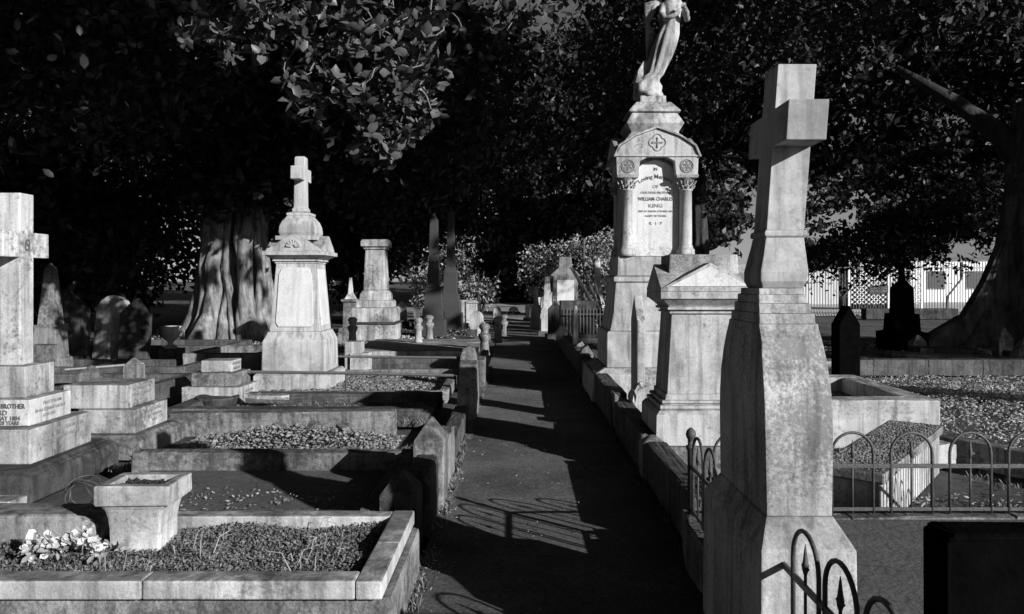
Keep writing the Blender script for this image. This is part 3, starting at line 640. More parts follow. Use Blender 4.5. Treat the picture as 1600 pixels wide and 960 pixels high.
# --- box pedestal
t = thing('gabled_pedestal', (1.585, 6.68, 0), 'pale pedestal with a triangular gabled cap, behind the big sandstone cross', 'monument')
mb = MB(); mb.loft([(.0, .47, .42), (.25, .47, .42)]); mb.build('plinth', 'conc', t, .012)
mb = MB(); mb.loft([(.251, .45, .38), (.50, .445, .375), (.53, .42, .35), (.545, .395, .325), (.548, .41, .34), (.575, .405, .335), (.577, .375, .305), (.588, .375, .305), (.59, .39, .32), (.612, .385, .315), (.614, .355, .288), (.66, .35, .283)]); mb.build('base', 'lime', t, .003)
mb = MB(); mb.loft([(.66, .338, .275), (1.33, .295, .245)]); mb.build('die', 'lime', t, .005)
mb = MB(); mb.loft([(1.33, .30, .25), (1.332, .315, .265), (1.348, .315, .265), (1.35, .302, .252), (1.362, .302, .252), (1.364, .335, .285), (1.385, .335, .285), (1.387, .32, .27), (1.40, .33, .28), (1.44, .375, .325), (1.455, .392, .342), (1.457, .405, .352), (1.515, .405, .352)]); mb.build('cornice', 'lime', t, .002)
mb = MB(); mb.prism([(-.405, 1.517), (.405, 1.517), (.405, 1.54), (0, 1.755), (-.405, 1.54)], -.352, .352, 'y')
mb.prism([(-.35, 1.518), (.35, 1.518), (.35, 1.54), (0, 1.75), (-.35, 1.54)], -.404, .404, 'x')
mb.build('gabled_cap', 'lime', t, .003)
mb = MB(); mb.prism([(-.33, 1.56), (.33, 1.56), (0, 1.725)], -.358, -.353, 'y')
mb.build('gable_panel', 'panel', t, 0)
mb = MB(); mb.loft([(1.62, .30, .20, 0, .06), (1.83, .29, .2, 0, .06)]); mb.build('top_block', 'sand_r', t, .012, .002)
# --- tall angel monument
t = thing('angel_monument', (1.90, 10.95, 0), 'tallest monument, with columns round a white inscribed niche and an angel on top', 'monument')
mb = MB(); mb.loft([(0, .92, .8), (.36, .90, .78), (.44, .74, .68)]); mb.build('plinth', 'lime', t, .012)
mb = MB(); mb.loft([(.44, .70, .62), (.90, .70, .62), (.93, .68, .60)]); mb.build('base', 'lime', t, .012)
mb = MB(); mb.loft([(.93, .65, .57), (1.20, .60, .54), (1.58, .57, .52), (1.60, .60, .55), (1.66, .60, .55), (1.68, .55, .5)]); mb.build('battered_stage', 'lime', t, .01)
mb = MB(); mb.loft([(1.68, .54, .48), (1.94, .53, .47)]); mb.build('column_plinth', 'lime', t, .008)
mb = MB(); mb.box(-.44, .44, -.34, .44, 1.94, 3.05); mb.box(-.50, .50, -.30, .47, 3.05, 3.30); mb.build('body', 'lime', t, .008)
mb = MB(); mb.prism([(-.335, 1.95), (.335, 1.95), (.335, 3.08), (.18, 3.22), (0, 3.28), (-.18, 3.22), (-.335, 3.08)], -.362, -.342, 'y'); pn = mb.build('inscription_panel', 'panel', t, .003)
ty = -.3645
text('IN', .055, (0, ty, 3.13), pn); text('Loving Memory', .082, (0, ty, 3.02), pn, arc=.45, xs=.92); text('OF', .065, (0, ty, 2.885), pn, 'ink2')
text('OUR DEAR BROTHER', .043, (0, ty, 2.81), pn, 'ink2'); text('WILLIAM CHARLES', .068, (0, ty, 2.715), pn, xs=.86); text('KING', .072, (0, ty, 2.62), pn, 'ink2', xs=1.15)
text('DIED AT ALBION 11TH MAY 1884', .036, (0, ty, 2.555), pn, 'ink2', xs=.9); text('AGED 28 YEARS', .040, (0, ty, 2.49), pn, 'ink2', xs=1.05); text('R · I · P', .06, (0, ty, 2.38), pn, 'ink2')
for s in (-1, 1):
    for yy_ in (-.405, .37):
        mb = MB(); mb.lathe([(.125, 1.945), (.125, 1.99), (.12, 2.0), (.125, 2.03), (.10, 2.06), (.095, 2.09), (.086, 2.10), (.082, 2.84), (.095, 2.845), (.095, 2.86)], 20, s*.405, yy_)
        c0 = mb.build('column', 'lime', t, 0, smooth=True)
        mb = MB(); mb.lathe([(.082, 2.86), (.09, 2.92), (.11, 2.98), (.13, 3.01)], 16, s*.405, yy_)
        mb.loft([(3.01, .14, .13, s*.405, yy_), (3.05, .15, .14, s*.405, yy_)])
        for k in range(10):
            a = 2*PI*k/10
            for zz, rr in ((2.90, .10), (2.96, .12)):
                mb.tube([(s*.405+rr*math.cos(a+zz*9), yy_+rr*math.sin(a+zz*9), zz-.03), (s*.405+(rr+.012)*math.cos(a+zz*9), yy_+(rr+.012)*math.sin(a+zz*9), zz), (s*.405+(rr+.028)*math.cos(a+zz*9), yy_+(rr+.028)*math.sin(a+zz*9), zz+.012)], [.012, .013, .008], 5)
        mb.build('capital', 'marble_b', c0, 0)
# gabled arch front with opening
def arch_front(y0, y1, mb):
    L = [(-.55, 3.052), (-.255, 3.052), (-.245, 3.16), (-.235, 3.24), (-.14, 3.29), (0, 3.345), (.14, 3.29), (.235, 3.24), (.245, 3.16), (.255, 3.052), (.55, 3.052), (.56, 3.30), (.50, 3.44), (.30, 3.57), (0, 3.68), (-.30, 3.57), (-.50, 3.44), (-.56, 3.30)]
    n = len(L); vs = [(x, y0, z) for x, z in L]+[(x, y1, z) for x, z in L]
    half = [(0, 1, 2, 3, 16, 17), (3, 4, 15, 16), (4, 5, 14, 15), (5, 6, 13, 14), (6, 7, 12, 13), (7, 8, 9, 10, 11, 12)]
    half = [(0, 1, 2, 17), (2, 3, 16, 17), (3, 4, 15, 16), (4, 5, 14, 15), (5, 6, 13, 14), (6, 7, 12, 13), (7, 8, 11, 12), (8, 9, 10, 11)]
    fs = [h for h in half]+[tuple(i+n for i in reversed(h)) for h in half]+[(i, i+n, (i+1) % n+n, (i+1) % n) for i in range(n)]
    mb.add(vs, fs)
mb = MB(); arch_front(-.50, -.345, mb); gb = mb.build('gable', 'lime', t, .006)
mb = MB(); mb.prism([(-.60, 3.30), (-.53, 3.46), (-.31, 3.60), (0, 3.715), (.31, 3.60), (.53, 3.46), (.60, 3.30), (.57, 3.29), (.505, 3.443), (.303, 3.573), (0, 3.684), (-.303, 3.573), (-.505, 3.443), (-.57, 3.29)], -.53, .5, 'y'); mb.build('roof_moulding', 'marble_b', t, .006)
mb = MB(); mb.prism([(-.55, 3.302), (.55, 3.302), (.48, 3.43), (0, 3.66), (-.48, 3.43)], -.238, .5, 'y'); mb.prism([(-.52, 3.30), (.52, 3.30), (.44, 3.43), (0, 3.64), (-.44, 3.43)], -.57, .57, 'x'); mb.build('cross_gable', 'lime', t, .006)
def ringp(cx, cz, r, y, mb, n=20, rad=.008): mb.tube([(cx+r*math.cos(2*PI*k/n), y, cz+r*math.sin(2*PI*k/n)) for k in range(n+1)], rad, 5, False)
for s in (-1, 1):
    mb = MB(); ringp(s*.40, 3.17, .088, -.503, mb)
    for k in range(6): a = PI/3*k; ringp(s*.40+.042*math.cos(a), 3.17+.042*math.sin(a), .03, -.503, mb, 10, .006)
    mb.build('rosette', 'ink2', gb, 0)
mb = MB(); n = 32
mb.tube([((.085+.03*abs(math.cos(2*a)))*math.cos(a), -.503, 3.49+(.085+.03*abs(math.cos(2*a)))*math.sin(a)) for a in [2*PI*k/n for k in range(n+1)]], .007, 5, False)
for a in range(4):
    q = PI/2*a; mb.tube([(0, -.503, 3.49), (.07*math.cos(q), -.503, 3.49+.07*math.sin(q))], [.008, .013], 6)
mb.build('carved_cross', 'ink2', gb, 0)
mb = MB(); mb.loft([(3.50, .46, .40), (3.67, .33, .30), (3.79, .40, .36), (3.95, .31, .28), (3.955, .36, .32), (3.98, .355, .32), (4.11, .24, .22)]); mb.build('spire_stage', 'marble_b', t, .012)
mb = MB(); mb.loft([(4.11, .185, .18), (4.21, .18, .175)]); mb.build('statue_plinth', 'marble', t, .012)
# angel: one continuous draped figure lofted through ellipses, leaning over a rock
st_secs = [  # z, cx, cy, rx, ry, fold
 (0, -.01, 0, .19, .17, .0), (.10, -.03, .0, .19, .16, .05), (.22, -.04, 0, .17, .14, .06), (.30, .02, 0, .14, .11, .10), (.34, .07, 0, .125, .12, .13), (.45, .11, 0, .135, .125, .14), (.60, .165, 0, .15, .13, .12),
 (.75, .215, 0, .16, .135, .09), (.90, .265, 0, .15, .13, .07), (1.02, .30, 0, .125, .11, .04), (1.10, .315, 0, .12, .10, .05), (1.22, .325, 0, .14, .105, .03), (1.33, .33, 0, .155, .10, .01), (1.39, .33, 0, .12, .08, 0),
 (1.42, .335, 0, .055, .055, 0), (1.46, .34, -.01, .05, .052, 0), (1.49, .345, -.03, .062, .07, 0), (1.55, .35, -.035, .078, .088, 0), (1.62, .35, -.03, .076, .088, 0), (1.67, .345, -.02, .05, .06, 0), (1.685, .345, -.02, .015, .02, 0)]
def angel(t):
    seg = 40; vs = []; fs = []; fine = []
    for i in range(len(st_secs)-1):
        a, b = st_secs[i], st_secs[i+1]; k = 3 if i > 2 else 2
        for j in range(k): u = j/k; fine.append(tuple(a[q]*(1-u)+b[q]*u for q in range(6)))
    fine.append(st_secs[-1])
    for (z, cx, cy, rx, ry, fd) in fine:
        for k in range(seg):
            q = 2*PI*k/seg
            r = 1+fd*math.cos(9*q+z*5)+fd*.6*math.sin(5*q-z*3)
            if z < .28: r = 1+.13*math.sin(3*q+z*17)+.09*math.cos(7*q-z*23)
            x = cx+rx*r*math.cos(q); y = cy+ry*r*math.sin(q)
            if 1.50 < z < 1.62:                      # face: nose, brow and eye hollows
                df = abs((q-1.5*PI)); 
                if df < .12: y -= .018*max(0, 1-abs(z-1.555)/.03)
                elif .2 < df < .5 and 1.56 < z < 1.60: y += .010
            vs.append((x, y, z))
    n = len(fine); fs = [tuple(range(seg-1, -1, -1)), tuple((n-1)*seg+k for k in range(seg))]
    for i in range(n-1):
        for k in range(seg): a = i*seg+k; b = i*seg+(k+1) % seg; fs.append((a, b, b+seg, a+seg))
    mb = MB(); mb.add(vs, fs)
    mb.tube([(.44, 0, 1.33), (.49, -.05, 1.20), (.51, -.10, 1.10), (.49, -.18, 1.16), (.45, -.20, 1.24)], [.05, .05, .045, .036, .028], 10)
    mb.tube([(.20, 0, 1.33), (.16, -.06, 1.18), (.20, -.14, 1.08), (.32, -.2, 1.12), (.40, -.2, 1.2)], [.05, .05, .042, .034, .026], 10)
    for k in range(5):
        mb.tube([(.41+.012*k, -.20, 1.22), (.415+.012*k, -.225, 1.255-.004*abs(k-2)), (.42+.012*k, -.22, 1.29-.006*abs(k-2))], [.009, .008, .005], 5)
    o = mb.build('statue', 'marble_b', t, 0, smooth=True); o.location = (-.02, 0, 4.21); o.scale = (1, 1, 1); return o
ag = angel(t)
for s, ph in ((-1, 0), (1, .0)):
    mb = MB()
    for k in range(9):                                    # long feathers fanning down from the shoulder
        u = k/8; x0 = .27+s*.06; 
        p0 = (x0-(.02+.10*u), .09, 1.35+.08*(1-u)); p1 = (x0-(.24-.02*u)*(1 if s < 0 else .6), .13+.02*k/8, 1.20-.1*u+.2*(1-u)); p2 = (x0-(.22-.12*u)*(1 if s < 0 else .5), .15, .50+.5*u*.9)
        mb.tube([p0, p1, p2], [.035, .034, .008], 6)
    mb.build('wing', 'marble_b', ag, 0, smooth=True)
mb = MB(); mb.loft([(.0, .13, .12, -.09, .06), (.2, .12, .12, -.1, .07), (.4, .09, .1, -.08, .09), (.56, .05, .06, -.02, .10)]); mb.build('rock', 'marble_b', ag, .04, .012)
mb = MB(); hs = []
for k in range(26):
    a = random.uniform(0, 2*PI); z = random.uniform(1.50, 1.68); r = .085 if z < 1.62 else .06
    if -2.2 < (a-2*PI if a > PI else a) < -.9 and z < 1.6: continue
    mb.tube([(.348+r*math.cos(a), -.025+r*math.sin(a), z+.02), (.348+(r+.012)*math.cos(a+.2), -.025+(r+.012)*math.sin(a+.2), z), (.348+r*math.cos(a+.1), -.025+r*math.sin(a+.1), z-.03)], [.012, .014, .008], 5)
mb.build('hair', 'marble_b', ag, 0, smooth=True)

# --- pointed tall marker, lump, kerb ends
mb = MB(); mb.prism([(-.14, 0), (.14, 0), (.14, .93), (0, 1.20), (-.14, .93)], -.045, .045, 'x'); o = mb.build('pointed_marker', 'lime', None, .01, .001); o.location = (1.33, 8.5, .25); o.rotation_euler = (0, 0, .0); o.scale = (1, 1.6, 1); tag(o, 'slim pointed white marker in front of the angel monument', 'marker')
mb = MB(); mb.loft([(0, .12, .1), (.13, .16, .13), (.26, .13, .11), (.34, .05, .05)]); o = mb.build('lumpy_stone', 'sand_r', None, .05, .012); o.location = (1.33, 8.1, .20); tag(o, 'lumpy lichened stone at the foot of the pointed marker', 'stone')
mb = MB(); mb.prism([(-.15, 0), (.14, 0), (.14, .31), (.05, .285), (-.04, .31), (-.17, .40)], -.12, .12, 'y'); o = mb.build('kerb_end', 'conc', None, .01, .002); o.location = (1.19, 8.25, .02); tag(o, 'square kerb end block with a hollowed top, below the pointed marker', 'kerb')
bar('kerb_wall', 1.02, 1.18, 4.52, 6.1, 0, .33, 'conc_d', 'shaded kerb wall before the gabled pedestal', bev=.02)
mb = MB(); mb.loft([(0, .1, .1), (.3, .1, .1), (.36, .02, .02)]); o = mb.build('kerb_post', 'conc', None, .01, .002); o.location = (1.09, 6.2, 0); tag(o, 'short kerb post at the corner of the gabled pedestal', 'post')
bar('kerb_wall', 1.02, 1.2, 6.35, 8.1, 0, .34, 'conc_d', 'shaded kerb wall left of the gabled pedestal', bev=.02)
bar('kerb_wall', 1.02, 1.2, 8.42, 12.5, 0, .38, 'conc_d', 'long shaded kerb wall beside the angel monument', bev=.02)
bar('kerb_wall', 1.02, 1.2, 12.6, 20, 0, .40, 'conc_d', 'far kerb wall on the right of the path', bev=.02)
for k, (y, h, l) in enumerate(((13.1, .52, 'angular kerb end stone on the right path edge'), (14.2, .50, 'second angular kerb end stone behind the first'))):
    mb = MB(); mb.prism([(-.10, 0), (.12, 0), (.12, h*.7), (.02, h), (-.07, h*.9), (-.10, h*.6)], -.12, .12, 'y'); o = mb.build('kerb_end', 'conc', None, .01, .003); o.location = (1.16, y, 0); tag(o, l, 'kerb')
mb = MB(); mb.loft([(0, .045, .16), (.85, .045, .16), (.98, .02, .05)]); o = mb.build('pointed_marker', 'lime', None, .01); o.location = (1.12, 14.9, .15); tag(o, 'thin pale upright marker on the right path edge, left of the angel monument', 'marker')
mb = MB(); mb.loft([(0, .1, .1), (.2, .13, .13), (.32, .05, .05)]); o = mb.build('mossy_stone', 'sand_r', None, .04, .015); o.location = (1.0, 17.3, .28); tag(o, 'rounded mossy stone on the far right kerb', 'stone')
plot(1.3, 3.6, 12.7, 15.5, .34, .2, 'conc', 'raised pale grave enclosure behind the angel monument', 'soil', .2)
# far stones right of the path
headstone(1.05, 21.5, .42, 1.05, .2, 'darkst', 'dark slab-sided stone at the far right edge of the path', 'point')
headstone(1.55, 20.0, .9, 1.1, .6, 'darkst', 'low dark tomb block beyond the thin marker', 'flat')
t = thing('tall_headstone', (1.55, 25.2, 0), 'large far headstone with a white square plaque and gabled head', 'headstone')
mb = MB(); mb.loft([(0, .62, .4), (.75, .55, .35), (.8, .48, .3)]); mb.build('base', 'conc', t, .02)
mb = MB(); mb.prism([(-.42, .8), (.42, .8), (.40, 1.75), (.5, 1.8), (.22, 2.05), (.2, 2.4), (-.2, 2.4), (-.22, 2.05), (-.5, 1.8), (-.40, 1.75)], -.2, .2, 'y'); mb.build('tablet', 'conc', t, .02)
mb = MB(); mb.box(-.28, .28, -.225, -.198, .95, 1.65); mb.build('plaque', 'panel', t, .01)
obelisk(.92, 24.0, [(0, .25, .25), (.6, .22, .22), (.62, .17, .17), (1.0, .14, .14)], [(1.0, .12, .12), (1.75, .07, .07)], 'marble', 'small leaning white obelisk left of the far plaque headstone', group='far white obelisks')
obelisk(.62, 26.0, [(0, .22, .22), (.35, .2, .2), (.8, .16, .16)], [(.8, .08, .08), (1.4, .07, .07)], 'marble', 'thin white column marker at the far end of the path', group='far white obelisks')
obelisk(2.75, 26.5, [(0, .35, .35), (.7, .3, .3), (.9, .2, .2), (1.2, .12, .12)], [(1.2, .11, .11), (2.3, .09, .09)], 'marble', 'slender white obelisk beside the angel monument, far off', group='far white obelisks')
obelisk(2.45, 29, [(0, .15, .15), (.2, .1, .1)], [(.2, .08, .08), (1.6, .07, .07)], 'conc', 'bare grey post left of the slender far obelisk', group='far white obelisks')
t = thing('street_pole', (2.02, 23.5, 0), 'thin grey pillar with a dark upper pole, left of the angel monument', 'pole')
mb = MB(); mb.box(-.11, .11, -.11, .11, 0, 1.1); mb.build('pillar', 'conc', t, .01)
mb = MB(); mb.tube([(0, 0, 1.1), (0, 0, 2.9)], .03, 8); mb.build('pole', 'iron', t, 0)
t = thing('picket_fence', (1.75, 19.6, .3), 'short dark iron picket fence beyond the thin marker', 'fence')
mb = MB()
for k in range(14): mb.tube([(-.5+.085*k, 0, 0), (-.5+.085*k, 0, .62)], .012, 5)
mb.build('pickets', 'iron', t, 0); mb = MB(); mb.box(-.55, .65, -.01, .01, .45, .48); mb.build('rail', 'iron', t, 0)
headstone(.45, 31, .3, .7, .2, 'marble', 'tiny white stone at the end of the path', 'round')
headstone(-.2, 37, .5, .4, .3, 'marble_b', 'low pale stone on the far lawn', 'round')
for (x, y, h, l) in ((.78, 22.6, .95, 'narrow pale marker before the small leaning obelisk'), (.70, 28.5, 1.0, 'narrow pale marker behind the thin white column')):
    headstone(x, y, .2, h, .14, 'marble', l, 'point')

for (x, y, w2, h, tp, l) in ((-.95, 20.5, .3, .55, 'point', 'short pale stone beside the left path edge, before the farthest bollard'), (-1.25, 23.5, .4, .7, 'round', 'round-topped pale stone left of the path, level with the plaque headstone'), (-.8, 29, .3, .65, 'round', 'small pale stone left of the far path end'), (-3.0, 30.5, .35, .8, 'flat', 'square-topped pale stone behind the dark obelisks'),
        (-4.2, 28, .35, .9, 'point', 'peaked pale stone left of the dark obelisks'), (.98, 27.3, .35, 1.1, 'round', 'round-topped pale stone right of the thin white column'), (1.35, 30.5, .4, 1.2, 'point', 'peaked pale stone behind the plaque headstone'), (2.1, 31.5, .4, .9, 'round', 'round-topped pale stone beside the bare grey post'),
        (3.1, 24.5, .5, .95, 'ogee', 'shouldered pale stone hard beside the angel monument'), (-2.8, 36, .6, .8, 'round', 'pale stone standing on the far lawn left of the path'), (.9, 34, .4, .9, 'flat', 'farthest square pale stone on the right of the path')):
    headstone(x, y, w2, h, .14, 'marble', l, tp, rz=random.uniform(-.2, .2), lean=random.uniform(-.04, .05))
# --- plots on the right
plot(2.2, 4.05, 7.35, 9.3, .47, .24, 'sand', 'raised pale stone grave enclosure right of the big cross', 'soil', .3, group='graves on the right')
scatter('leaf_litter', 2.5, 3.75, 7.6, 9.0, .31, 1200, .02, .05, 'litter', 'leaf litter inside the raised stone enclosure', 0, 'leaf')
t = thing('ledger_tomb', (2.75, 5.72, 0), 'long slanting tomb with pebbly top and fluted pale side, behind the hooped fence', 'tomb', rz=math.radians(-38))
mb = MB(); mb.loft([(0, .18, 1.0), (.33, .18, 1.0)]);
for k in range(25): mb.box(.1805, .196, -1.04+.08*k, -.995+.08*k, .02, .33)
mb.build('body', 'lime', t, .004)
mb = MB(); mb.box(-.21, .21, -1.03, 1.03, .332, .40); tp = mb.build('top', 'conc', t, .012)
n = 2600; c = np.stack([RNG.uniform(-.19, .19, n), RNG.uniform(-1.0, 1.0, n), np.full(n, .402)], 1); tag(chips('pebbles', c, RNG.uniform(.008, .018, n), 'gravel', t), kind='stuff')
o = bar('kerb_stone', -.12, .12, -.12, .12, 0, .2, 'lime', 'small white square block behind the hooped fence', 'kerb', rz=.2); o.location = (3.58, 6.6, .02)
o = bar('kerb_wall', -.09, .09, -1.6, 1.6, 0, .22, 'conc', 'pale oblique kerb slanting away behind the hooped fence, far right', rz=math.radians(28)); o.location = (4.35, 5.9, 0)
scatter('leaf_litter', 2.4, 5.5, 4.6, 5.8, -.01, 2600, .02, .06, 'litter', 'leaf litter between the hooped fence and the slanting tomb', 0, 'leaf')
scatter('leaf_litter', 4.2, 11.5, 6.6, 13.0, .0, 60000, .025, .062, 'litter', 'broad sunlit bed of dry fallen leaves right of the raised enclosure', .1, 'leaf')
scatter('leaf_litter', 5.5, 16, 13.6, 20, -.01, 9000, .06, .15, 'litter', 'fallen leaves round the big tree on the right', 0, 'leaf')
bar('kerb_wall', 5.1, 12.5, 13.0, 13.25, 0, .27, 'conc_d', 'long kerb wall at the back of the dry leaf bed')  # darker mottled concrete here also stands in for dappled leaf shade
bar('kerb_stone', 4.75, 5.15, 12.1, 12.6, 0, .34, 'sand_r', 'rough square stone beside the dark pointed headstone', 'kerb')
headstone(4.78, 11.2, .30, 1.25, .3, 'black', 'tall pointed headstone coloured dark as if in shade, right of the big cross', 'point', group='dark stones on the right')
t = thing('cross_pillar', (9.0, 18.0, 0), 'pillar coloured dark as if in shade, topped by a thin finial, silhouetted against the bright street', 'monument')
mb = MB(); mb.loft([(0, .42, .42), (.42, .42, .42), (.45, .30, .30), (.85, .28, .28)]); mb.build('base', 'black', t, .015)
mb = MB(); mb.loft([(.85, .20, .20), (1.45, .19, .19), (1.62, .07, .07), (1.7, .055, .055), (2.0, .05, .05)]); mb.box(-.15, .15, -.05, .05, 1.93, 2.03); mb.build('cross', 'black', t, .01)
for (x, y, h, l) in ((8.85, 17.0, .42, 'low pointed stone in front of the dark pillar'), (10.3, 16.3, .62, 'pale pointed stone between the dark pillar and the big tree'), (9.35, 14.2, .56, 'nearest pale pointed stone at the foot of the big tree')):
    mb = MB(); mb.loft([(0, .16, .12), (h*.62, .15, .11), (h, .02, .03)]); o = mb.build('pointed_stone', 'conc', None, .015, .006); o.location = (x, y, 0); tag(o, l, 'stone', 'pointed stones by the big tree')
for (x, y, L, rz, mt, l) in ((7.2, 15.2, 1.6, -.25, 'conc_d', 'dark slab lying askew beyond the leaf bed'), (8.3, 14.6, 2.4, -.12, 'conc', 'long pale slab lying askew beyond the leaf bed'), (6.4, 14.3, .9, .5, 'conc', 'short pale slab by the dark headstone'), (9.0, 16.2, 1.4, .1, 'darkst', 'blackened slab beneath the dark pillar'), (10.2, 14.9, 1.3, -.3, 'darkst', 'blackened slab in the shade of the big tree')):
    mb = MB(); mb.box(-L/2, L/2, -.22, .22, 0, .2); o = mb.build('broken_slab', mt, None, .02, .008); o.location = (x, y, .0); o.rotation_euler = (.05, .04, rz); tag(o, l, 'slab', 'broken slabs beyond the leaf bed')
mb = MB()
for k in range(5): mb.loft([(0, random.uniform(.08, .16), .1, random.uniform(-.5, .5), random.uniform(-.3, .3)), (random.uniform(.1, .2), .07, .06, 0, 0)])
o = mb.build('rubble', 'sand_r', None, .01, .01); o.location = (6.7, 13.7, 0); tag(o, 'little heap of pale rubble behind the leaf bed', 'rubble')

# ================================================================ STREET BEYOND
t = thing('paling_fence', (20.5, 35.6, 0), 'tall steel paling fence between the cemetery and the bright street', 'fence')
mb = MB()
for k in range(165): mb.box(-8.2+.13*k, -8.172+.13*k, -.014, .014, .05, 2.5)
tag(mb.build('palings', 'iron', t, 0), kind='stuff')
for z in (.25, 2.2): mb = MB(); mb.box(-8.2, 13.2, -.05, -.02, z, z+.06); mb.build('rail', 'rail', t, 0)
for k in range(9):
    x = -7.9+2.4*k; mb = MB(); mb.tube([(x, -.1, 0), (x+.05, -.12, .9), (x+.7, -.1, 1.7), (x+.72, -.08, 2.5)], .045, 6); mb.build('brace', 'iron', t, 0)
o = bar('low_wall', 14.7, 18.6, 32.4, 32.9, 0, .45, 'darkst', 'low black retaining wall in front of the lattice shelter', 'wall')
t = thing('lattice_shelter', (19.9, 42.3, 0), 'white lattice-walled shelter on the far side of the steel fence', 'shelter')
mb = MB()
for (x0, x1) in ((-1.6, .45), (.75, 2.3)):
    w2 = x1-x0
    for k in range(-12, 14):
        for sg in (1, -1):
            pts = []
            xa = x0+k*.26
            # clip diagonal slat to the panel
            for q in range(0, 41):
                z = .35+2.35*q/40; x = xa+(z-.35)*sg if sg > 0 else xa+2.6-(z-.35)
                if x0 <= x <= x1: pts.append((x, 0 if sg > 0 else .03, z))
            if len(pts) > 1: mb.tube([pts[0], pts[-1]], .032, 4)
mb.build('lattice', 'white', t, 0)
mb = MB(); mb.box(-1.7, 2.4, 1.2, 1.3, 0, 2.8); mb.build('back_wall', 'darkst', t, .01)
mb = MB()
for x in (-1.68, .5, .68, 2.33):
    mb = MB(); mb.box(x-.05, x+.05, -.08, .02, 0, 2.9); mb.build('post', 'white', t, .01)
mb = MB(); mb.prism([(-.35, 2.9), (1.7, 3.15), (1.7, 3.27), (-.35, 3.02)], -1.95, 2.6, 'x'); mb.build('roof', 'roof', t, .01)
mb = MB(); mb.box(-.55, .45, -.14, -.10, .95, 1.38); sg_ = mb.build('sign', 'darkst', t, .01)
mb = MB()
for r_ in range(2):
    x = -.48
    while x < .36: wd = random.uniform(.03, .08); mb.box(x, x+wd, -.15, -.142, 1.04+.15*r_, 1.10+.15*r_); x += wd+.03
mb.build('worn_letters', 'conc', sg_, 0)
t = thing('white_house', (33, 62, 0), 'long low white building across the street, seen below the leaves', 'building')
mb = MB(); mb.box(-9, 12, -3, 3, 0, 3.4); hw = mb.build('wall', 'white', t, .02)
mb = MB(); mb.prism([(-3.5, 3.4), (3.5, 3.4), (0, 5.2)], -9.5, 12.5, 'x'); mb.build('roof', 'roof', t, .02)
for k in range(6):
    fr = MB(); fr.box(-7.6+3*k, -6.2+3*k, -3.06, -3.0, 1.0, 2.4); f_ = fr.build('window', 'conc', t, .01); fr = MB(); fr.box(-7.5+3*k, -6.3+3*k, -3.08, -3.062, 1.1, 2.3); fr.build('pane', 'shade_tone', f_, 0)
t = thing('street_wall', (15.6, 54, 0), 'long pale boundary wall across the street, left of the white house', 'wall')
mb = MB(); mb.box(-8, 7.4, -.12, .12, 0, 2.5); mb.build('wall', 'road', t, .01)
mb = MB(); mb.box(-8.05, 7.45, -.2, .2, 2.503, 2.65); mb.build('coping', 'roof', t, .02)
for k in range(5): mb = MB(); mb.box(-7.9+3.75*k, -7.5+3.75*k, -.26, -.123, 0, 2.5); mb.build('pier', 'road', t, .01)

# ================================================================ TREES
SD = np.array(SUND)
# volumes that the photograph shows in sunlight: crowns keep clear of their sun rays (prob = share of leaves pruned)
LIT = [((-5.2, 1.0, 0), (3.2, 12.9, 3.35), 1.0), ((-.6, -1, 0), (1.3, 4, 1), 1.0), ((1.0, 9.8, 0), (3.0, 12.0, 6.0), 1.0), ((-3.8, 16.5, 0), (-2.2, 18.5, 2.7), .97), ((-3.4, 13, 0), (-.5, 17, .9), .95),
       ((-3.2, 19, 0), (3.4, 33, 1.3), .99), ((-3.4, 33, 0), (2.5, 46, .6), .995), ((-4.8, 31.8, 0), (-.8, 34, 4.0), .98), ((.3, 31.5, 0), (5.5, 37, 4.4), .97), ((12.2, 17, .6), (13.6, 19, 4), .75), ((-2.9, 22, 0), (-1.7, 26, 3.6), .97), ((3, 1, 0), (12, 13.0, .6), 1.0), ((5, 13.4, 0), (12, 18, .6), .6), ((-9.4, 19.6, .2), (-6.2, 22.4, 2.3), .965), ((-4.3, 6.8, 2.9), (-.4, 9.4, 5.0), .86),
       ((-8.2, 13, .4), (-6.2, 15, 1.5), .98), ((7.5, 17, 1.5), (12, 21, 3.6), .6), ((1.0, 23.5, 0), (3.2, 28, 2.6), .85), ((7, 20, 0), (30, 30, .2), .85), ((12, 30, 0), (40, 60, .6), 1.0), ((13, 36, 0), (40, 62, 3.4), .96), ((6.5, 52, 0), (24, 54.5, 2.8), .97)]
def prune(c):
    keep = np.ones(len(c), bool)
    for lo, hi, pr in LIT:
        lo = np.array(lo); hi = np.array(hi)
        # ray from the leaf away from the sun: c - s*SD, s>=0
        t0 = (c-hi)/SD; t1 = (c-lo)/SD
        tn = np.minimum(t0, t1).max(1); tf = np.maximum(t0, t1).min(1)
        hit = (tf >= np.maximum(tn, 0)) & (tf > .35)
        # coarse cells so that whole sprays, not single leaves, are missing
        cell = np.sin(np.floor(c[:, 0]/.55)*12.9898+np.floor(c[:, 1]/.55)*78.233+np.floor(c[:, 2]/.55)*37.719)*43758.5453
        keep &= ~(hit & ((cell-np.floor(cell)) < pr))
    return keep
def crown_pts(clumps, sub=.9):
    out = []
    for (cx, cy, cz, rx, ry, rz, n) in clumps:
        k = max(4, int(n/60)); d = RNG.normal(size=(k, 3)); d = unit(d)*RNG.uniform(.25, 1, (k, 1))**(1/2.2)
        cc = d*[rx, ry, rz]+[cx, cy, cz]
        idx = RNG.integers(0, k, n); p_ = cc[idx]+RNG.normal(size=(n, 3))*sub*[.5, .5, .38]
        out.append(p_)
    return np.concatenate(out)
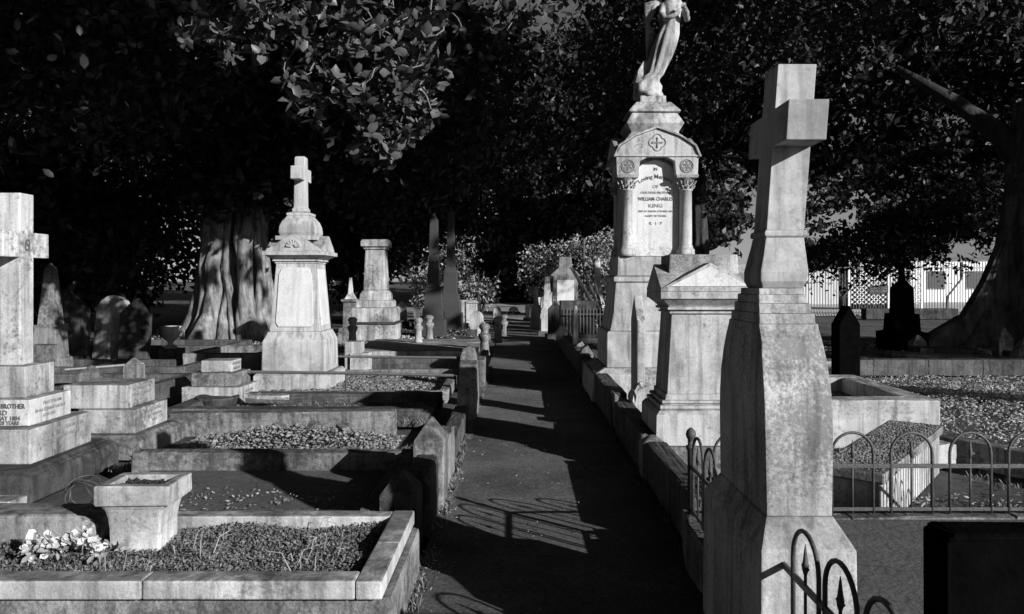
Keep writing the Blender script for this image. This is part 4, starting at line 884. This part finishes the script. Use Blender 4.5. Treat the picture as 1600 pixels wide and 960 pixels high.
def trunk_mesh(h, r, flare, lobes, seed, lean=(0, 0), seg=40, top=.55, fl_h=.25):
    rr = random.Random(seed); ph = [rr.uniform(0, 6.3) for _ in range(4)]; vs = []; n = 26
    for i in range(n):
        u = (i/(n-1))**1.4; z = h*u; base = r*(1-(1-top)*u)+r*flare*math.exp(-u/fl_h*1.6)
        for k in range(seg):
            q = 2*PI*k/seg
            lob = .5+.5*math.cos(lobes*q+ph[0]+z*.35+.8*math.sin(q*2+ph[1])); am = .18+.55*math.exp(-u/fl_h*1.2)
            rad = base*(1-am*.6+am*lob)*(1+.05*math.sin(q*11+z*3+ph[2])+.04*math.sin(q*17-z*5))
            vs.append((rad*math.cos(q)+lean[0]*z, rad*math.sin(q)+lean[1]*z, z))
    fs = [tuple((n-1)*seg+k for k in range(seg))]
    for i in range(n-1):
        for k in range(seg): a = i*seg+k; b = i*seg+(k+1) % seg; fs.append((a, b, b+seg, a+seg))
    m_ = MB(); m_.add(vs, fs); return m_
def tree(name, x, y, h, r, clumps, label, leaf='leaf', lsize=(.16, .28), flare=1.0, lobes=7, bark='bark_d', lean=(0, 0), seed=1, group='trees', sub=.9, branch=True, asp=.5, pr=True, fold=False, br=1.0):
    t = thing(name, (x, y, 0), label, 'tree', group)
    tm = trunk_mesh(h, r, flare, lobes, seed, lean); rr = random.Random(seed)
    if branch:
        for (cx, cy, cz, rx, ry, rz, n) in (clumps if br == 1 else clumps[::5]):
            e = Vector((cx-x, cy-y, cz)); s = Vector((lean[0]*h, lean[1]*h, h*.93)); md = (s+e)/2+Vector((rr.uniform(-.5, .5), rr.uniform(-.5, .5), rr.uniform(-.2, .8)))
            q1 = s.lerp(md, .5)+Vector((0, 0, .15)); q2 = md.lerp(e, .5)+Vector((0, 0, .2))
            tm.tube([s, q1, md, q2, e], [r*.34*br, r*.25*br, r*.17*br, r*.11*br, r*.05*br], 8)
            for _ in range(4 if br == 1 else 0):
                a = md.lerp(e, rr.random()); b = a+Vector((rr.uniform(-1, 1)*rx*.6, rr.uniform(-1, 1)*ry*.6, rr.uniform(-.6, .6)*rz)); tm.tube([a, (a+b)/2+Vector((0, 0, .2)), b], [r*.10, r*.07, r*.03], 6)
    tm.build('trunk', bark, t, 0, smooth=True)
    c = crown_pts(clumps, sub)
    if pr: c = c[prune(c)]
    c = c[~((abs(c[:, 0]) < 1.6) & (c[:, 1] < 4) & (c[:, 1] > -2) & (c[:, 2] < 4))]
    c = c[c[:, 2] > .25]-[x, y, 0]
    if fold:
        dd = RNG.normal(size=(len(c), 3)); dd[:, 2] -= .4; v, f = leaf_fold(c, dd, RNG.uniform(lsize[0], lsize[1], len(c)), .6, .08)
    else: v, f = leaf_quads(c, RNG.uniform(lsize[0], lsize[1], len(c)), asp)
    npmesh('crown', v, f, leaf, t)
    return t
# near fig on the left: its trunk stands outside the frame, its boughs hang into the picture
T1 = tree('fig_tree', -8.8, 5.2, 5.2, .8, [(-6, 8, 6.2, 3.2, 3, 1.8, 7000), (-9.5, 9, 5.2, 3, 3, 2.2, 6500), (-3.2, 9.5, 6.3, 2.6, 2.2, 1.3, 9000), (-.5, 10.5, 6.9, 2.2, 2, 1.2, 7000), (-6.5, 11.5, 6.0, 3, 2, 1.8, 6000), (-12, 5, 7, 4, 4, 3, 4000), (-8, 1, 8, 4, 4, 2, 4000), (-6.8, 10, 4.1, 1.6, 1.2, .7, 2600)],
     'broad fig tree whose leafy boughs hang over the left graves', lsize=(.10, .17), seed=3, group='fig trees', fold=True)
# big-leaved hanging boughs, rosettes on pale twigs
rc = []; rd = []; rl = []; tw = MB()
def sprays(n, cx, cy, cz, rx, ry, rz):
    for _ in range(n):
        d = Vector((random.gauss(0, 1), random.gauss(0, 1), random.gauss(0, 1))).normalized()*random.random()**.4
        p_ = Vector((cx+d.x*rx, cy+d.y*ry, cz+d.z*rz)); up = Vector((random.uniform(-.7, .7), random.uniform(-1.0, .4), random.uniform(-.5, .7))).normalized()
        s = up.orthogonal().normalized(); q = up.cross(s); k0 = random.randint(5, 9); ph = random.random()*6
        for k in range(k0):
            a = 2*PI*k/k0+ph+random.uniform(-.25, .25); dd = s*math.cos(a)+q*math.sin(a)+up*random.uniform(-.1, .8)
            rc.append((p_+up*random.uniform(-.03, .02))[:]); rd.append(dd[:]); rl.append(random.uniform(.08, .18))
        if random.random() < .5:
            l = random.uniform(.12, .4); b = p_-up*l*.5+Vector((random.uniform(-.12, .12), random.uniform(0, .2), l*.75)); m_ = (p_+b)/2; w_ = lambda: Vector((random.uniform(-.06, .06), random.uniform(-.04, .04), random.uniform(-.05, .03))); tw.tube([b, b.lerp(m_, .5)+w_(), m_+w_(), m_.lerp(p_, .5)+w_(), p_], [.008, .0075, .006, .005, .004], 5)
sprays(70, -2.75, 8.1, 4.25, .85, .6, .42); sprays(60, -1.75, 8.2, 4.2, .7, .6, .5); sprays(60, -1.25, 8.3, 3.55, .5, .5, .5); sprays(28, -1.45, 8.2, 3.05, .32, .35, .26); sprays(26, -2.1, 8.1, 3.55, .45, .4, .25); sprays(30, -.95, 8.4, 4.3, .5, .5, .5)
sprays(50, -3.6, 9.2, 4.9, .9, .7, .5); sprays(30, .1, 9.5, 5.0, .7, .6, .45)
rc = np.array(rc); v, f = leaf_fold(rc-[-8.8, 5.2, 0], np.array(rd), np.array(rl), .62, .10)
npmesh('hanging_leaves', v, f, 'leaf_n', T1)
tw.v = [(a+8.8, b-5.2, c_) for a, b, c_ in tw.v]; tag(tw.build('twigs', 'twig', T1, 0), kind='stuff')
# fig with the pale buttressed trunk
T2 = tree('fig_tree', -8.1, 22.0, 6.5, .40, [(-8, 22, 8.5, 5, 5, 2.6, 8000), (-12, 18, 6.5, 4, 4, 2.6, 7000), (-3, 19, 6.6, 3.6, 3.2, 2.0, 7500), (-7, 16, 6.4, 3.4, 2.6, 1.7, 7000), (-4, 24, 5.5, 3, 3, 2.2, 5500), (-12, 24, 5.0, 3, 3, 2.8, 5500), (-6, 20, 4.8, 2.2, 1.8, .9, 5200), (-5.2, 19.2, 5.3, 1.8, 1.2, 1.1, 6000), (-6.8, 19.8, 3.9, 1.3, .8, .5, 2200), (-15, 20, 4, 3, 3, 3, 4500)],
     'old fig tree with a pale fluted buttressed trunk, left background', lsize=(.2, .36), flare=.3, lobes=7, bark='bark', seed=5, group='fig trees')
for k in range(17):
    rt = MB(); a = 2*PI*k/17+random.uniform(-.13, .13); r0 = random.uniform(.95, 1.25); r1 = random.uniform(.45, .75)
    pts = [(r0*math.cos(a)*1.12, r0*math.sin(a)*1.12, -.1)]
    for j in range(1, 9):
        u = j/8; r_ = r0+(r1-r0)*u**.55+random.uniform(-.05, .05); a2 = a+random.uniform(-.10, .10); pts.append((r_*math.cos(a2), r_*math.sin(a2), 5.4*u))
    r3 = random.choice([.10, .13, .17, .22]); rt.tube(pts, [r3*1.7, r3*1.15, r3, r3*.95, r3*.95, r3*.85, r3*.8, r3*.7, r3*.5], 9)
    if k % 2:
        b_ = a+.22; rt.tube([(r0*math.cos(b_), r0*math.sin(b_), -.1), (r0*.92*math.cos(b_-.06), r0*.92*math.sin(b_-.06), .6), pts[3]], [r3*.9, r3*.6, r3*.5], 8)
    rt.build('aerial_root', 'bark', T2, 0, .02, smooth=True)
# big tree on the right
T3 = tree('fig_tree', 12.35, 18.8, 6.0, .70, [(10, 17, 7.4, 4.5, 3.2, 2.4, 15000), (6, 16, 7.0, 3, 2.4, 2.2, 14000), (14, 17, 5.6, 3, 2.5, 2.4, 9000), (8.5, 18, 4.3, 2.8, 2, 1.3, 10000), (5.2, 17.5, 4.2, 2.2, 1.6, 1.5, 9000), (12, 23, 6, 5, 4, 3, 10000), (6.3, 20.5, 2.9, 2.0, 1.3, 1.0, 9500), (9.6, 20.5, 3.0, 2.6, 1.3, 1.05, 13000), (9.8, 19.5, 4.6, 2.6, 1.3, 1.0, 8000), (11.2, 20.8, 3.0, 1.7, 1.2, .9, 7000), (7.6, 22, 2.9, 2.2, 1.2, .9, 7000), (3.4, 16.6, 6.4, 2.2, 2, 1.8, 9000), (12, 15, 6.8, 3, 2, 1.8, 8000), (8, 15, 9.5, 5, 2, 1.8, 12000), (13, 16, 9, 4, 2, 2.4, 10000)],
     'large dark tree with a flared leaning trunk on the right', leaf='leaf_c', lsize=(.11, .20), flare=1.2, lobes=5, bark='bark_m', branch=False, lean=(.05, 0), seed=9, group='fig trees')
for pts_, r_ in (([(.25, .1, 4.2), (-.3, .3, 5.2), (-1.2, .8, 6.2), (-2.4, 1.4, 7.2)], [.36, .27, .18, .08]), ([(.3, 0, 5.2), (.9, .3, 6.6), (1.3, .5, 8.5)], [.40, .32, .2]), ([(.3, 0, 4.8), (.0, -.8, 6.4), (-.6, -1.6, 8.4)], [.3, .24, .14])):
    lb = MB(); lb.tube(pts_, r_, 10); lb.build('bough', 'bark_d', T3, 0, .02, smooth=True)
bt = MB(); bt.prism([(0, 0), (-2.5, 0), (-2.2, .35), (-1.5, .75), (-.95, 1.6), (-.45, 2.9), (0, 3.4)], -.16, .16, 'y'); bt.build('buttress_root', 'bark_m', T3, .06, .03)
# trees behind
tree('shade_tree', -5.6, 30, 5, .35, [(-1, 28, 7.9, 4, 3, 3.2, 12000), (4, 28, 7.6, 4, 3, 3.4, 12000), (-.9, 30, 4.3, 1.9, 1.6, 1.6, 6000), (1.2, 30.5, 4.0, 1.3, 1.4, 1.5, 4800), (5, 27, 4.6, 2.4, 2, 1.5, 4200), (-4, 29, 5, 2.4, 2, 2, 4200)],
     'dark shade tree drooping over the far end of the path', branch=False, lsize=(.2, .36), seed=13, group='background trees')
tree('shade_tree', -9, 32, 5, .5, [(-9, 32, 6, 5, 3, 4, 9000), (-15, 30, 5, 4, 3, 4.5, 8000), (-5, 33, 4.5, 2.6, 2, 2.8, 5000), (-9, 30.5, 2.6, 4, 1.6, 1.8, 5000)],
     'dense dark tree behind the pale fig trunk', lsize=(.25, .42), seed=15, group='background trees')
tree('shade_tree', -20, 24, 5, .5, [(-19, 23, 6, 4, 4, 5, 9000), (-14, 21, 2.6, 3.5, 3, 2.2, 6500), (-22, 18, 5, 4, 4, 5, 6000)],
     'dense dark tree filling the far left background', lsize=(.25, .42), seed=17, group='background trees')
tree('shade_tree', -15, 11, 5, .5, [(-14, 13, 6, 4, 4, 4, 8000), (-13.5, 17, 3.2, 2.2, 1.8, 2.4, 4500)],
     'dark tree behind the marble cross on the left', lsize=(.2, .34), seed=19, group='background trees')
tree('shade_tree', 10.6, 30, 5, .4, [(8, 29, 8, 5, 3, 3.6, 14000), (16, 30, 8.5, 6, 3, 4, 14000), (10, 29, 5.0, 4, 2, 1.5, 9000), (17, 28, 5.2, 5, 2, 1.6, 9000), (5, 30, 4.6, 1.8, 1.5, 1.8, 4600), (24, 28, 8, 5, 4, 4, 8000), (12, 31, 13, 9, 3, 3.4, 12000), (24, 31, 12, 6, 3, 4, 8000)],
     'dark tree beyond the paling fence side of the cemetery, right background', branch=False, lsize=(.28, .46), seed=21, group='background trees')
tree('shade_tree', -3, 52, 5, .6, [(0, 50, 3.4, 6, 2, 3.4, 10000), (10, 56, 5, 7, 2, 4.5, 9000), (-4, 52, 7, 7, 3, 6, 9000), (-14, 50, 6, 6, 3, 6, 7000), (6, 54, 8, 5, 3, 6, 7000), (-26, 46, 6, 7, 4, 6.5, 7000)],
     'distant dark tree belt closing the view beyond the lawn', lsize=(.4, .7), seed=23, group='background trees')
tree('shade_tree', 30, 70, 6, .6, [(12, 70, 10, 8, 3, 5, 5000), (24, 74, 11, 9, 3, 5, 5000), (40, 74, 10, 10, 3, 7, 6000)],
     'distant tree behind the white house', branch=False, lsize=(.5, .9), seed=24, group='background trees')
tree('shade_tree', 9, 38, 7, .5, [(5, 38, 10.5, 6, 3, 4.5, 13000), (15, 38, 11, 7, 3, 5, 15000), (27, 38, 11.5, 7, 3, 5.5, 13000), (-5, 40, 10, 6, 3, 4.5, 9000)],
     'tall dark tree rising behind the other crowns on the right', lsize=(.35, .6), seed=41, group='background trees', branch=False)
# pale sunlit bushes in the centre distance
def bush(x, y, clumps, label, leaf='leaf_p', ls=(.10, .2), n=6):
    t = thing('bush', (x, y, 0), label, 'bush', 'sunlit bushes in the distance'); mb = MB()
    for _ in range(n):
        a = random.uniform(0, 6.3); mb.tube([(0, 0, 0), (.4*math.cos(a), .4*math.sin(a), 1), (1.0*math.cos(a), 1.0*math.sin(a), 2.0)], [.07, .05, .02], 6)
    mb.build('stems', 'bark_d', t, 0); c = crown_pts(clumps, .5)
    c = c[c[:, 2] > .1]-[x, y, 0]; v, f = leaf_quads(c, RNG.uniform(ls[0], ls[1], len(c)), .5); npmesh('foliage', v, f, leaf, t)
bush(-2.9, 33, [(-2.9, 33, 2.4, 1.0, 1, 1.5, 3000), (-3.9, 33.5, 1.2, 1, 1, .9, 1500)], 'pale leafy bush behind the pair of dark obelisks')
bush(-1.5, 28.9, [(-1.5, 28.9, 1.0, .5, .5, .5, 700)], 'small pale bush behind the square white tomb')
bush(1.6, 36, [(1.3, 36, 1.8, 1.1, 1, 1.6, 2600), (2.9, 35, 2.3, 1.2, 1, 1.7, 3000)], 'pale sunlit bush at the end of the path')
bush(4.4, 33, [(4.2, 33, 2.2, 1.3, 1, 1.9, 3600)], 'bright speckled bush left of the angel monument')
bush(2.55, 22.5, [(2.55, 22.3, .55, .35, .3, .35, 700)], 'low dark bush in front of the slender far obelisk', 'leaf', (.08, .15), 4)
# unseen trees added beside and behind the camera to block sun and sky
tree('shade_tree', 16, 2, 6, .6, [(14, 4, 9, 6, 6, 3, 9000), (20, 8, 8, 5, 6, 4, 8000), (12, 12, 10, 5, 4, 2.2, 6000), (8, 9, 10.5, 5, 4, 1.8, 6000), (17, 10, 12, 7, 5, 3, 12000), (24, 3, 13, 6, 6, 4, 9000)], 'unseen tall tree on the right, added for its shade', branch=False, lsize=(.45, .75), seed=31, group='unseen trees added for shade')
tree('shade_tree', 20, -12, 7, .6, [(20, -10, 11, 8, 7, 4, 9000), (10, -8, 12, 6, 5, 3, 7000), (28, -2, 10, 6, 8, 5, 7000), (28, -20, 14, 8, 8, 5, 6000)], 'unseen tall tree behind the viewer on the right, added for its shade', branch=False, lsize=(.55, .9), seed=33, group='unseen trees added for shade')
tree('shade_tree', -7, -8, 6, .6, [(3, 0, 9.8, 4, 4, 1.6, 5000), (-2, 3, 8.6, 2.5, 3, 1.2, 1800), (-6, -7, 8, 6, 6, 4, 8000), (-14, -4, 7, 5, 6, 5, 7000), (0, -12, 8, 5, 4, 5, 6000), (-2, 2, 9.5, 5, 5, 2, 5000), (1, 6, 11, 6, 5, 2, 6000)], 'unseen tall tree behind the viewer on the left, added to dim the sky light', branch=False, lsize=(.5, .8), seed=35, group='unseen trees added for shade')
# weeds rooted along the kerb feet
def tufts(name, x0, x1, y0, y1, z, n, h, label, mat='grass'):
    k = max(6, n//25); cx = RNG.uniform(x0, x1, k); cy = RNG.uniform(y0, y1, k); idx = RNG.integers(0, k, n)
    bx = cx[idx]+RNG.normal(size=n)*.03; by = cy[idx]+RNG.normal(size=n)*.05; bx = np.clip(bx, x0, x1)
    a = RNG.uniform(0, 2*PI, n); hh = h*RNG.uniform(.3, 1, n); lean = RNG.uniform(.2, .9, n)*hh
    w_ = .0035+.002*RNG.random(n); dx, dy = np.cos(a), np.sin(a)
    v = np.stack([np.stack([bx-dy*w_, by+dx*w_, np.full(n, z)], 1), np.stack([bx+dy*w_, by-dx*w_, np.full(n, z)], 1), np.stack([bx+dx*lean*.5+dy*w_*.7, by+dy*lean*.5-dx*w_*.7, z+hh*.7], 1), np.stack([bx+dx*lean, by+dy*lean, z+hh], 1)], 1).reshape(-1, 3)
    return tag(npmesh(name, v, np.arange(4*n).reshape(-1, 4), mat), label, 'weeds', kind='stuff')
tufts('weeds', -.55, -.48, 3.2, 14, .01, 2600, .06, 'small weeds along the foot of the left path kerb')
tufts('weeds', .93, 1.0, 2.5, 14, .01, 1600, .06, 'small weeds along the foot of the right path kerb')
tufts('weeds', -3.4, -.9, 6.3, 7.2, .03, 4200, .05, 'thin grass between the second and third graves on the left')
tufts('weeds', -3.6, -1.0, 8.1, 9.7, .07, 4200, .06, 'thin grass around the small broken slab on the left')
tufts('weeds', -8, -4.3, 8, 15, .0, 9000, .10, 'rough grass between the shaded graves on the left')
tufts('weeds', 2.2, 6, 4.55, 7.3, .0, 2600, .045, 'thin grass behind the hooped fence')
tufts('weeds', -2.6, -.9, 4.55, 6.0, .11, 160, .03, 'a few weeds in the cracked screed')
# leaves scattered on path edges
scatter('leaf_litter', -.53, 1.0, 3.2, 14, .026, 800, .008, .024, 'litter', 'scattered dry leaves on the asphalt path', 0, 'leaf')
scatter('leaf_litter', -.56, -.42, 3.3, 6.6, .02, 500, .008, .022, 'litter', 'crumbs of leaf litter along the left foot of the path kerb', 0, 'leaf')
scatter('leaf_litter', -12, -1, 14, 26, .0, 7000, .06, .14, 'litter', 'leaf litter under the fig on the left', 0, 'leaf')
